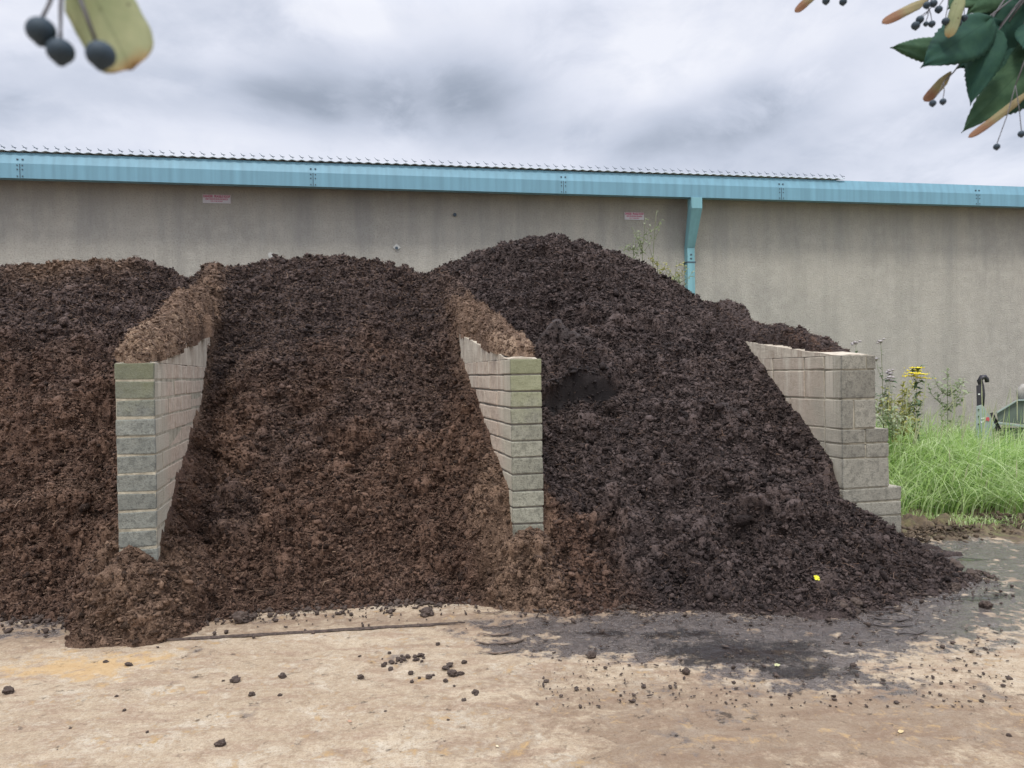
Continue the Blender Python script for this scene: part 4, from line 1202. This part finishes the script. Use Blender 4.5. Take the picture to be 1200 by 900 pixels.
def weed(name, base, height, nleaf, lmat, smat, leaf=0.05, lean=(0, 0), branches=4, head=None, headmat=None, label='', seed=1, spread=0.1, cat='weed', up0=0.15):
    rnd = random.Random(seed)
    root = empty(name, base); tag(root, label, cat)
    bm = bmesh.new(); tips = []
    main = [Vector((lean[0] * t * t + rnd.uniform(-.006, .006), lean[1] * t * t, height * t)) for t in [i / 8 for i in range(9)]]
    bm_tube(bm, main, [0.006 * (1 - 0.6 * i / 8) for i in range(9)], 5)
    segs = [main]
    tips.append(main[-1])
    for b in range(branches):
        t = rnd.uniform(0.45, 0.9) if cat != 'ragwort' else rnd.uniform(0.88, 0.94); p = main[int(t * 8)]
        a = rnd.uniform(0, 6.28); L = spread * rnd.uniform(.6, 1.3)
        e = p + Vector((math.cos(a) * L, math.sin(a) * L, height * (1 - t) * rnd.uniform(.5, 1.0)))
        mid = p.lerp(e, .5) + Vector((math.cos(a), math.sin(a), -.2)) * L * .2
        bm_tube(bm, [p, mid, e], [0.003, 0.0025, 0.0015], 4); segs.append([p, mid, e]); tips.append(e)
    finish(bm, 'stem', [smat], root)
    bm = bmesh.new()
    for k in range(nleaf):
        sg = rnd.choice(segs) if cat != 'ragwort' else main; j = rnd.randrange(len(sg) - 1); p = sg[j].lerp(sg[j + 1], rnd.random())
        if sg is main and p.z < height * up0: continue
        a = rnd.uniform(0, 6.28); el = rnd.uniform(-.3, .8)
        d = Vector((math.cos(a) * math.cos(el), math.sin(a) * math.cos(el), math.sin(el))); s_ = d.cross(Vector((rnd.uniform(-.4, .4), rnd.uniform(-.4, .4), 1))).normalized()
        L = leaf * rnd.uniform(.6, 1.4); w = L * rnd.uniform(.14, .22)
        q0 = p; q1 = p + d * L * .5 + Vector((0, 0, .05 * L)); q2 = p + d * L - Vector((0, 0, .25 * L))
        v = [bm.verts.new(x) for x in (q0, q1 - s_ * w, q1 + s_ * w, q2)]
        bm.faces.new((v[0], v[1], v[2])); bm.faces.new((v[1], v[3], v[2]))
    finish(bm, 'foliage', [lmat], root)
    if head:
        for tpt in tips:
            bm = bmesh.new()
            bmesh.ops.create_icosphere(bm, subdivisions=2, radius=1.0, matrix=Matrix.Translation(tpt) @ Matrix.Diagonal((head[1] * 1.3, head[1] * 1.3, max(0.006, head[1] * head[3]), 1)))
            for k in range(head[0]):
                c = tpt + Vector((rnd.gauss(0, head[1]), rnd.gauss(0, head[1]), rnd.gauss(0, head[1] * head[3])))
                bmesh.ops.create_icosphere(bm, subdivisions=1, radius=head[2] * rnd.uniform(.7, 1.2), matrix=Matrix.Translation(c) @ Matrix.Scale(0.6, 4, (0, 0, 1)))
            finish(bm, 'flower_head', [headmat], root, smooth=True)
    return root
M['weed_dark'] = leafy_mat('weed_dark', (0.07, 0.12, 0.06), (0.13, 0.19, 0.10), 0.25)
M['weed_pale'] = leafy_mat('weed_pale', (0.22, 0.28, 0.15), (0.36, 0.40, 0.24), 0.35)
M['weed_yel'] = leafy_mat('weed_yellowing', (0.28, 0.30, 0.08), (0.45, 0.40, 0.14), 0.35)
M['stem'] = simple('stem', (0.17, 0.20, 0.10), 0.7, 0.3, 20, 0)
M['ragwort'] = simple('ragwort_yellow', (0.80, 0.66, 0.03), 0.6, 0.1, 60, 0)
M['thistle'] = simple('thistle_down', (0.36, 0.33, 0.33), 0.9, 0.3, 60, 0)
p = at_depth(1072, 470, 8.9); p.z = 0
weed('ragwort', p, 1.5, 170, M['weed_dark'], M['stem'], 0.09, (0.03, 0), 5, (34, 0.045, 0.009, 0.12), M['ragwort'], 'tall ragwort with a flat yellow flower head above the grass', 4, 0.10, cat='ragwort', up0=0.3)
for i, (px, py, d) in enumerate(((1035, 400, 9.0), (1006, 402, 8.6))):
    q = at_depth(px, py, d); h = q.z; q.z = 0
    weed('thistle', q, h, 90, M['weed_dark'], M['stem'], 0.07, (-0.03, 0), 6, (4, 0.02, 0.02, 0.8), M['thistle'],
         ['thistle with leafy stem just behind the right edge of the stepped wall', 'thistle whose fluffy grey seed heads show over the stepped wall top'][i], 20 + i, 0.10)
for i, (px, py, d, h, m_) in enumerate(((1045, 395, 8.9, 0.0, 'weed_yel'), (1058, 390, 9.2, 0.0, 'weed_yel'), (1035, 410, 8.4, 0, 'weed_pale'), (1110, 395, 9.9, 0.0, 'weed_pale'))):
    q = at_depth(px, py + 55 - 40 * (i == 3) + 20 * (i == 3), d); h = max(0.9, q.z); q.z = 0
    weed('tall_weed', q, h, 260, M[m_], M['stem'], 0.09, (0, 0), 14, None, None,
         ['yellowing leafy weed at the back of the grass near the wall', 'yellow green weed just left of the ragwort stem', 'pale leafy weed hard against the outer side of the stepped wall', 'thin pale weed between the ragwort and the grey implement'][i], 40 + i, 0.22, up0=0.3)
# weeds growing out of the back of the heap
for i, (px, py, top, d, m_, lean, nl, br) in enumerate(((752, 306, 255, 9.6, 'weed_pale', (0.05, 0), 100, 9), (770, 318, 300, 9.6, 'weed_yel', (0.02, 0), 90, 7), (790, 330, 305, 9.7, 'weed_yel', (0.04, 0), 110, 10), (797, 338, 318, 9.6, 'weed_pale', (0, 0), 110, 10), (742, 300, 280, 9.6, 'weed_pale', (0, 0), 70, 8), (764, 262, 246, 9.7, 'weed_pale', (0.06, 0), 26, 3))):
    q = at_depth(px, py, d); tz = at_depth(px, top, d).z; zb = q.z - 0.35
    if i == 5: zb = at_depth(px, 320, d).z - 0.2
    q.z = zb
    weed('weed', q, tz - zb, nl, M[m_], M['stem'], 0.055, lean, br, None, None,
         ['pale wispy weed with a branching top on the heap near the pink sign', 'short yellowing weed low on the heap between two wispy ones', 'yellow leafy weed on the heap just left of the downpipe',
          'pale bushy weed at the foot of the downpipe on the heap', 'leftmost wispy weed behind the crest of the tallest heap', 'single tall weed tip reaching beside the pink sign'][i], 60 + i, 0.13, up0=0.55)

# ------------------------------------------------------------------ grey implement at far right
def implement():
    D = 10.2
    def W(px, py, dd=0.0): return at_depth(px, py, D + dd)
    base = W(1155, 520); base.z = 0
    root = empty('farm_implement', base)
    tag(root, 'grey green steel farm implement with a black hook standing in the long grass', 'farm implement')
    def loc(px, py, dd=0.0): return W(px, py, dd) - base
    paint = simple('implement_paint', (0.30, 0.36, 0.34), 0.5, 0.12, 6, 0.05)
    dark = simple('implement_dark', (0.10, 0.125, 0.105), 0.55, 0.2, 6, 0.05)
    black = simple('black_steel', (0.03, 0.028, 0.035), 0.45, 0.3, 12, 0.05)
    def plate(pts, th, mat, name, par=root, bev=0.004):
        bm = bmesh.new()
        a = [bm.verts.new(loc(x, y, d)) for x, y, d in pts]; b = [bm.verts.new(loc(x, y, d + th)) for x, y, d in pts]
        n = len(pts); bm.faces.new(a); bm.faces.new(b[::-1])
        for i in range(n): bm.faces.new((a[i], b[i], b[(i + 1) % n], a[(i + 1) % n]))
        return finish(bm, name, [mat], par, bevel=bev)
    gp = plate([(1144, 476, 0), (1151, 474, 0), (1167, 499, 0), (1163, 504, 0), (1158, 540, 0), (1143, 560, 0)], 0.10, paint, 'side_plate')
    # bolts
    for py in (480, 488, 497):
        bm = bmesh.new(); c = loc(1147, py, -0.008); bmesh.ops.create_icosphere(bm, subdivisions=1, radius=0.011, matrix=Matrix.Translation(c)); finish(bm, 'bolt', [black], gp)
    # emblem: small red and white arrow shaped decal
    wht = simple('decal_white', (0.75, 0.75, 0.75), 0.5, 0, 5, 0); red = simple('decal_red', (0.55, 0.06, 0.10), 0.5, 0, 5, 0)
    def decal(pts, mat, dd):
        bm = bmesh.new(); bm.faces.new([bm.verts.new(loc(x, y, dd)) for x, y in pts]); 
        r_ = bmesh.ops.extrude_face_region(bm, geom=list(bm.faces)); 
        for v in r_['geom']:
            if isinstance(v, bmesh.types.BMVert): v.co.y -= 0.002
        finish(bm, 'emblem', [mat], gp)
    decal([(1149.5, 489.8), (1154, 489), (1157.6, 488.6), (1154, 491), (1150, 491.2)], wht, -0.004)
    decal([(1149, 494.5), (1153, 492.6), (1157, 491.6), (1155, 494), (1150, 495.8)], wht, -0.004)
    decal([(1155, 489.2), (1158.4, 488.6), (1159.6, 491), (1158.8, 494.2), (1156.6, 492.4), (1154.2, 494), (1155.6, 491.4)], red, -0.007)
    plate([(1144, 452, 0.02), (1150.5, 450, 0.02), (1151, 476, 0.02), (1144.6, 476, 0.02)], 0.05, black, 'arm')
    bm = bmesh.new()
    pts = [(1150, 476), (1151, 462), (1150, 452), (1148, 446), (1150.5, 442), (1154, 441.5), (1156.5, 444.5), (1156.8, 448)]
    bm_tube(bm, [loc(x, y, 0.05) for x, y in pts], [0.035, 0.035, 0.035, 0.036, 0.034, 0.032, 0.028, 0.026], 8)
    finish(bm, 'hook', [black], root)
    bm = bmesh.new(); c = loc(1147.3, 462, 0.012); bm_box(bm, c.x - .012, c.x + .012, c.y - .003, c.y + .003, c.z - .009, c.z + .009); finish(bm, 'label_plate', [wht], root)
    # bucket body seen end on, continuing to the right
    L = []
    def solid(poly, d0, d1, mat, name):
        bm = bmesh.new()
        a = [bm.verts.new(loc(x, y, d0)) for x, y in poly]; b = [bm.verts.new(loc(x, y, d1)) for x, y in poly]
        n = len(poly); bm.faces.new(a); bm.faces.new(b[::-1])
        for i in range(n): bm.faces.new((a[i], b[i], b[(i + 1) % n], a[(i + 1) % n]))
        return finish(bm, name, [mat], root, bevel=0.006)
    solid([(1168, 484), (1192, 470), (1262, 470), (1262, 497), (1200, 497), (1170, 494)], 0.06, 0.9, dark, 'bucket')
    solid([(1168, 485), (1168, 482.6), (1192, 468.2), (1262, 468.2), (1262, 470), (1192.5, 470)], 0.02, 0.92, paint, 'rim')
    solid([(1170, 494.5), (1200, 498), (1262, 498), (1262, 501), (1200, 501), (1170, 497)], 0.0, 0.1, paint, 'rail')
    solid([(1176, 501), (1262, 502), (1262, 545), (1178, 545)], 0.1, 0.8, dark, 'hopper')
    plate([(1160, 484, 0.10), (1164, 483, 0.10), (1174, 504, 0.10), (1170, 512, 0.10)], 0.08, black, 'linkage')
    bm = bmesh.new(); bm_tube(bm, [loc(1196, 470, .3), loc(1195.5, 458, .3), loc(1199, 453, .3), (loc(1206, 452, .3))], [0.05, 0.055, 0.04, 0.03], 10); finish(bm, 'spout', [simple('spout', (0.35, 0.33, 0.30), .6, .2, 9, 0)], root)
    for px in (1182, 1250):
        for dd in (0.2, 0.7):
            bm = bmesh.new(); t = loc(px, 540, dd); bm_box(bm, t.x - .04, t.x + .04, t.y - .04, t.y + .04, 0.0, max(t.z, .2)); finish(bm, 'leg', [black], root)
    bm = bmesh.new(); t = loc(1150, 545, 0.05); bm_box(bm, t.x - .04, t.x + .04, t.y - .04, t.y + .04, 0.0, max(t.z, .2)); finish(bm, 'leg', [black], root)
implement()

# ------------------------------------------------------------------ lime tree overhead
def leaf_mat(name, c1, c2, trans, spots=False, tip=None):
    m = MT(name)
    n = m.noise(60, 3, 0.6); c = m.mix(m.ramp(n, [(0.3, 0), (0.7, 1)]), c1, c2)
    t = m.attr('along'); w = m.attr('across')
    if tip is not None:
        tf = m.ramp(m.math('ADD', t, m.math('MULTIPLY', m.math('SUBTRACT', n, 0.5), 0.35)), [(tip[1], 0.0), (min(1, tip[1] + 0.22), 1.0)])
        c = m.mix(tf, c, tip[0])
    vein = m.math('ABSOLUTE', w)
    vf = m.ramp(vein, [(0.0, 1.0), (0.06, 0.0)])
    c = m.mix(m.math('MULTIPLY', vf, 0.4), c, tuple(x * 0.6 for x in c1))
    sv = m.math('FRACT', m.math('ADD', m.math('MULTIPLY', t, 7.0), m.math('MULTIPLY', vein, -2.5)))
    c = m.mix(m.math('MULTIPLY', m.ramp(sv, [(0.0, 1.0), (0.10, 0.0)]), 0.22), c, tuple(x * 0.6 for x in c1))
    if spots:
        vo = m.voro(170); c = m.mix(m.math('MULTIPLY', m.ramp(vo, [(0.10, 1.0), (0.2, 0.0)]), m.ramp(m.noise(70, 2, .5), [(0.46, 0.0), (0.52, 1.0)])), c, (0.12, 0.09, 0.07))
    m.base(c); m.rough(0.75); m.b.inputs['Specular IOR Level'].default_value = 0.15
    tr = m.n.new("ShaderNodeBsdfTranslucent"); m.L(c, tr.inputs[0])
    mx = m.n.new("ShaderNodeMixShader"); mx.inputs[0].default_value = trans
    m.L(m.b.outputs[0], mx.inputs[1]); m.L(tr.outputs[0], mx.inputs[2]); m.L(mx.outputs[0], m.out.inputs[0])
    return m.m
M['leaf_shaded'] = leaf_mat('lime_leaf_shaded', (0.018, 0.058, 0.045), (0.032, 0.085, 0.055), 0.15)  # leaves seen in shade: the shade is put into this dark blue-green
M['leaf_green'] = leaf_mat('lime_leaf_green', (0.045, 0.10, 0.055), (0.085, 0.16, 0.085), 0.3)
M['bract'] = leaf_mat('bract_green', (0.42, 0.46, 0.27), (0.55, 0.56, 0.36), 0.6, True, ((0.50, 0.36, 0.18), 0.86))
M['bract_orange'] = leaf_mat('bract_orange', (0.40, 0.37, 0.21), (0.46, 0.38, 0.23), 0.5, False, ((0.38, 0.22, 0.14), 0.5))
M['fruit'] = simple('lime_fruit', (0.022, 0.042, 0.062), 0.7, 0.2, 300, 0.2, 0.0005)
M['twig'] = simple('twig', (0.09, 0.085, 0.09), 0.7, 0.2, 100, 0)
M['bark'] = simple('bark', (0.13, 0.11, 0.09), 0.95, 0.4, 12, 1.0, 0.03)
tree = empty('lime_tree', (1.9, -1.4, 0))
tag(tree, 'lime tree overhead whose leaves, bracts and round fruits hang into the top corners', 'tree')
TO = Vector((1.9, -1.4, 0))
def tpt(px, py, d): return at_depth(px, py, d) - TO

def leaf(base, tip, width_px, d0, d1, mat, kind='lime', roll=0.0, curl=0.25, name='leaf', seed=0):
    rnd = random.Random(seed * 7 + 3)
    a = tpt(*base, d0); b = tpt(*tip, d1); ax = b - a; L = ax.length; ax.normalize()
    view = (((a + b) / 2 + TO) - Vector((0, 0, CAM_H))).normalized()
    side = ax.cross(view).normalized(); nrm = side.cross(ax).normalized()
    q = Matrix.Rotation(roll, 3, ax); side = q @ side; nrm = q @ nrm
    hw = width_px / 900 * (d0 + d1) / 2 / 2
    ns, nw = 26, 10; V = []; al = []; ac = []
    for i in range(ns + 1):
        t = i / ns
        if kind == 'lime':   # heart shaped, drawn-out tip, toothed edge
            w = (math.sin(math.pi * min(1, t * 1.02) ** 0.62) ** 0.8) * (1 - 0.15 * t)
            if t > 0.86: w *= 0.55 + 0.45 * (1 - t) / 0.14
            w *= 1 + 0.07 * ((i * 1.0) % 2 - 0.5)
            back = 0.10 * (1 - t) ** 6
        else:                # strap shaped bract with rounded end
            w = (min(1, t * 3.2) ** 0.7) * (max(0, 1 - ((t - 0.6) / 0.4) ** 4 if t > 0.6 else 1)) ** 0.6
            w *= 1 + 0.01 * math.sin(i * 1.1); back = 0
        for j in range(nw + 1):
            s = j / nw * 2 - 1
            tt = t - back * abs(s)
            p = a + ax * (L * tt) + side * (hw * w * s)
            p += nrm * (curl * hw * (w * s) ** 2 * 1.2 + 0.10 * L * math.sin(t * 2.6 + seed) + 0.04 * hw * math.sin(s * 6 + t * 9 + seed))
            V.append(p); al.append(t); ac.append(s)
    me = np_mesh(name, np.array([v[:] for v in V]), grid_faces(ns + 1, nw + 1), attrs={'along': al, 'across': ac})
    o = link(name, me, [mat], tree)
    so = o.modifiers.new('thickness', 'SOLIDIFY'); so.thickness = 0.0003
    return o
def fruit(px, py, rpx, d):
    bm = bmesh.new(); r = rpx / 900 * d
    bmesh.ops.create_icosphere(bm, subdivisions=3, radius=r)
    for v in bm.verts:
        v.co.z *= 0.94
        if v.co.z < -r * 0.90: v.co.z -= r * 0.18
    me = bpy.data.meshes.new('fruit'); bm.to_mesh(me); bm.free(); me.polygons.foreach_set("use_smooth", [True] * len(me.polygons))
    o = link('fruit', me, [M['fruit']], tree); o.location = tpt(px, py, d)
    return o
def twig(pts, r0, r1, name='twig', mat=None):
    n = len(pts); bm = bmesh.new()
    bm_tube(bm, [tpt(*p) for p in pts], [r0 + (r1 - r0) * i / (n - 1) for i in range(n)], 6)
    return finish(bm, name, [mat or M['twig']], tree)
# left sprig, very near the lens
D1 = 0.25
leaf((76, -60), (157, 84), 80, D1, D1, M['bract'], 'bract', roll=0.15, curl=0.15, name='bract', seed=1)
for (x, y, r) in ((48, 36, 16.5), (71, 60, 15.5), (118, 64, 16.5)): fruit(x, y, r, D1 - 0.012)
twig([(48, 24, D1 - .012), (57, 6, D1 - .01), (75, -45, D1), (82, -90, D1)], 0.0006, 0.0009)
twig([(71, 46, D1 - .012), (71, 10, D1 - .012), (74, -45, D1), (82, -90, D1)], 0.0006, 0.0009)
twig([(113, 50, D1 - .012), (96, 5, D1 - .012), (80, -45, D1), (82, -90, D1)], 0.0006, 0.0009)
# right branch end, about an arm's length away
DR = 0.82
leaves = [
    ((1122, 48), (1041, 58), 36, 0, 'leaf_green', 0.5, 1), ((1162, 18), (1073, 87), 62, -.02, 'leaf_shaded', 0.2, 2),
    ((1172, 30), (1126, 92), 50, 0.02, 'leaf_shaded', -0.4, 3), ((1163, 45), (1137, 122), 42, 0.0, 'leaf_shaded', 0.2, 4),
    ((1205, 78), (1130, 148), 46, 0.01, 'leaf_green', 0.3, 5), ((1200, 10), (1140, 58), 70, 0.03, 'leaf_shaded', 0.1, 6),
    ((1215, -10), (1165, 70), 62, 0.05, 'leaf_shaded', -0.3, 7), ((1150, -25), (1108, 16), 40, 0.03, 'leaf_green', 0.3, 8),
    ((1180, -30), (1128, 22), 60, 0.04, 'leaf_green', 0.0, 9), ((1235, 40), (1172, 92), 40, 0.02, 'leaf_green', 0.5, 10),
    ((1190, 66), (1152, 118), 36, 0.03, 'leaf_shaded', 0.3, 11), ((1250, 60), (1185, 100), 44, 0.05, 'leaf_green', 0.2, 12),
    ((1165, 52), (1118, 84), 44, 0.06, 'leaf_shaded', 0.1, 15), ((1195, 55), (1143, 104), 46, 0.05, 'leaf_shaded', 0.1, 16), ((1210, 92), (1152, 138), 48, 0.04, 'leaf_shaded', -0.2, 17), ((1190, 20), (1122, 46), 50, 0.06, 'leaf_shaded', 0.0, 18),
    ((1225, -40), (1190, 40), 70, 0.06, 'leaf_shaded', 0.2, 13), ((1230, 20), (1196, 62), 50, 0.0, 'leaf_shaded', 0.2, 14)]
for b, t, w, dd, m_, roll, sd in leaves:
    leaf(b, t, w, DR + dd, DR + dd - 0.01, M[m_], 'lime', roll, 0.3, seed=sd)
    twig([(b[0], b[1], DR + dd), ((b[0] + 1215) / 2, b[1] * .5 - 12, DR + .02), (1225, -30, DR + .03)], 0.0007, 0.001)
for b, t, w, dd, m_, roll, sd in [((1092, -8), (1032, 33), 13, -.03, 'bract_orange', 0.5, 21), ((1128, -12), (1112, 46), 15, -.04, 'bract', 0.2, 22), ((965, -14), (932, 13), 10, -.02, 'bract_orange', 0.4, 23),
                                 ((1114, 86), (1084, 116), 12, 0.0, 'bract_orange', 0.3, 24), ((1215, 100), (1137, 158), 9, -.03, 'bract_orange', 0.2, 25)]:
    leaf(b, t, w, DR + dd, DR + dd, M[m_], 'bract', roll, 0.3, name='bract', seed=sd)
groups = [((968, 1, 4.4), (988, 2, 4.4), (978, -22)), ((1073, 30, 5), (1078, 23, 4.6), (1096, 2)), ((1085, 28, 3), (1092, 28, 4), (1088, 8)), ((1086, 6, 4.2), (1094, 4, 4.4), (1100, -20)), ((1100, 11, 4.4), (1108, 25, 4.4), (1112, -16)),
          ((1122, 27, 5), (1130, 21, 4), (1128, -6)), ((1093, 121, 4), (1105, 119, 3.8), (1106, 96)), ((1168, 172, 3.8), (1197, 157, 4), (1190, 100))]
for A_, B_, j in groups:
    for (x, y, r) in (A_, B_):
        fruit(x, y, r, DR - 0.04)
        twig([(x, y - r * .8, DR - .04), ((x + j[0]) / 2 + 1, (y + j[1]) / 2, DR - .035), (j[0], j[1], DR - .03)], 0.0004, 0.0005)
for pts in ([(978, -22, DR - .03), (1010, -60, DR), (1120, -70, DR + .02)], [(1096, 2, DR - .03), (1100, -20, DR - .03), (1120, -70, DR + .02)], [(1112, -16, DR - .03), (1128, -6, DR - .03), (1120, -70, DR + .02)],
            [(1088, 8, DR - .03), (1100, -20, DR - .03)], [(1106, 96, DR - .03), (1118, 84, DR), (1150, 40, DR), (1190, -20, DR + .02)], [(1190, 100, DR - .03), (1205, 60, DR - .02), (1225, -30, DR + .03)]):
    twig(pts, 0.0006, 0.0010)
# boughs above the picture that carry both sprigs, and the trunk behind the viewer
twig([(1120, -70, DR + .02), (1225, -90, DR + .05), (1330, -200, DR + .1), (1500, -520, DR + .1)], 0.002, 0.006, 'bough', M['bark'])
twig([(1225, -30, DR + .03), (1250, -90, DR + .06), (1330, -200, DR + .1)], 0.002, 0.004, 'bough', M['bark'])
twig([(82, -90, D1), (160, -260, D1 + .02), (520, -620, D1 + .12)], 0.0012, 0.003, 'bough', M['bark'])
e1 = tpt(1500, -520, DR + .1); e2 = tpt(520, -620, D1 + .12)
bm = bmesh.new()
bm_tube(bm, [e2, e2 + Vector((0.35, -0.1, 0.25)), Vector((-0.6, 0.9, 2.6)), Vector((-0.1, 0.2, 2.55)), Vector((0, 0, 2.3))], [0.003, 0.008, 0.03, 0.05, 0.07], 8)
bm_tube(bm, [e1, e1 + Vector((0.1, -0.1, 0.2)), Vector((-0.1, 0.5, 2.6)), Vector((0, 0.0, 2.35))], [0.006, 0.012, 0.04, 0.06], 8)
finish(bm, 'limb', [M['bark']], tree, smooth=True)
bm = bmesh.new()
bm_tube(bm, [(0, 0, -0.05), (0.0, 0.0, 0.3), (0.03, 0.02, 1.5), (0.0, 0.0, 2.5), (0.05, -0.1, 4.5)], [0.26, 0.19, 0.16, 0.14, 0.07], 16)
finish(bm, 'trunk', [M['bark']], tree, smooth=True)

# ------------------------------------------------------------------ light
SUN_EL, SUN_AZ = R(63), R(192)     # azimuth clockwise from +Y: behind the viewer, a little to the left
sun_d = bpy.data.lights.new('sun', 'SUN'); sun = bpy.data.objects.new('sun', sun_d); COL.objects.link(sun)
sun_d.energy = 1.5; sun_d.angle = R(12); sun_d.color = (1.0, 0.955, 0.88)
dirv = Vector((math.sin(SUN_AZ) * math.cos(SUN_EL), math.cos(SUN_AZ) * math.cos(SUN_EL), math.sin(SUN_EL)))
sun.rotation_euler = dirv.to_track_quat('Z', 'Y').to_euler()

world = bpy.data.worlds.new("World"); scene.world = world; world.use_nodes = True
w = MT.__new__(MT); w.t = world.node_tree; w.n = w.t.nodes; w.n.clear(); w._tc = None
wout = w.n.new("ShaderNodeOutputWorld")
sky = w.n.new("ShaderNodeTexSky"); sky.sky_type = 'NISHITA'; sky.sun_disc = False
sky.sun_elevation = SUN_EL; sky.sun_rotation = SUN_AZ
b1 = w.n.new("ShaderNodeBackground"); b1.inputs[1].default_value = 0.10; w.L(sky.outputs[0], b1.inputs[0])
tc = w.n.new("ShaderNodeTexCoord"); gen = tc.outputs["Generated"]
x, y, z = w.sep(gen)
zc = w.math('MAXIMUM', w.math('ADD', z, 0.26), 0.03)
pl = w.n.new("ShaderNodeCombineXYZ"); w.L(w.math('DIVIDE', x, zc), pl.inputs[0]); w.L(w.math('DIVIDE', y, zc), pl.inputs[1])
def sc(v, s, off=(0, 0, 0)):
    mp = w.n.new("ShaderNodeMapping"); mp.inputs["Scale"].default_value = s; mp.inputs["Location"].default_value = off; w.L(v, mp.inputs[0]); return mp.outputs[0]
c1 = w.noise(1.0, 7, 0.55, sc(pl.outputs[0], (1.25, 1.0, 1), (2.3, 4.1, 0)), 0.4)
c2 = w.noise(1.0, 6, 0.6, sc(pl.outputs[0], (4.2, 3.4, 1), (7.3, 1.1, 0)), 0.3)
cl = w.math('ADD', w.math('MULTIPLY', c1, 0.52), w.math('MULTIPLY', c2, 0.48))
# individual darker cloud bodies, placed by direction
def blob(px, py, wx, wy, amt, tilt=0.0):
    r = ray(px, py).normalized()
    sub = w.n.new("ShaderNodeVectorMath"); sub.operation = 'SUBTRACT'; w.L(gen, sub.inputs[0]); sub.inputs[1].default_value = r[:]
    mp = w.n.new("ShaderNodeMapping"); mp.vector_type = 'TEXTURE'; mp.inputs["Rotation"].default_value = (0, tilt, 0); mp.inputs["Scale"].default_value = (wx, 1.0, wy)
    w.L(sub.outputs[0], mp.inputs[0])
    ln_ = w.n.new("ShaderNodeVectorMath"); ln_.operation = 'LENGTH'; w.L(mp.outputs[0], ln_.inputs[0])
    d = w.math('ADD', ln_.outputs["Value"], w.math('MULTIPLY', w.math('SUBTRACT', c2, 0.5), 1.9))
    rp = w.n.new("ShaderNodeMapRange"); rp.interpolation_type = 'SMOOTHSTEP'
    rp.inputs[1].default_value = 0.25; rp.inputs[2].default_value = 1.25; rp.inputs[3].default_value = amt; rp.inputs[4].default_value = 0.0
    w.L(d, rp.inputs[0]); return rp.outputs[0]
tot = None
for a_ in [(380, 120, .11, .055, 1.0), (545, 120, .12, .065, .95, ), (880, 135, .17, .055, 1.0, R(-18)), (200, 100, .16, .03, .5), (1060, 150, .20, .04, .55, R(-10)), (700, 160, .16, .03, .45), (60, 120, .2, .03, .4),
           (20, 30, .08, .03, -.5), (640, 20, .3, .07, -.25), (870, 30, .16, .06, -.45), (390, 15, .06, .03, -.6)]:
    v_ = blob(*a_); tot = v_ if tot is None else w.math('ADD', tot, v_)
dark = w.math('ADD', w.math('MULTIPLY', tot, 0.50), w.math('MULTIPLY', w.math('SUBTRACT', cl, 0.5), 3.0))
colr = w.ramp(w.math('ADD', w.math('MULTIPLY', dark, 0.75), 0.34), [(0.0, (0.61, 0.62, 0.67)), (0.32, (0.52, 0.54, 0.61)), (0.62, (0.385, 0.415, 0.49)), (0.85, (0.245, 0.275, 0.335)), (1.0, (0.21, 0.235, 0.29))])
# the layer is brighter towards the zenith, as overcast skies are
zen = w.n.new("ShaderNodeMapRange"); zen.inputs[1].default_value = 0.42; zen.inputs[2].default_value = 0.95; zen.inputs[3].default_value = 1.0; zen.inputs[4].default_value = 2.6; w.L(z, zen.inputs[0])
b2 = w.n.new("ShaderNodeBackground"); w.L(colr, b2.inputs[0]); w.L(zen.outputs[0], b2.inputs[1])
mx = w.n.new("ShaderNodeMixShader"); mx.inputs[0].default_value = 0.93
w.L(b1.outputs[0], mx.inputs[1]); w.L(b2.outputs[0], mx.inputs[2]); w.L(mx.outputs[0], wout.inputs[0])

# ------------------------------------------------------------------ render settings
scene.render.engine = 'CYCLES'
scene.view_settings.view_transform = 'Standard'
scene.view_settings.look = 'None'
scene.view_settings.gamma = 1.0
scene.view_settings.exposure = 0.6
scene.cycles.max_bounces = 6
scene.cycles.diffuse_bounces = 3
scene.cycles.use_denoising = True
scene.render.resolution_x = 1024; scene.render.resolution_y = 768
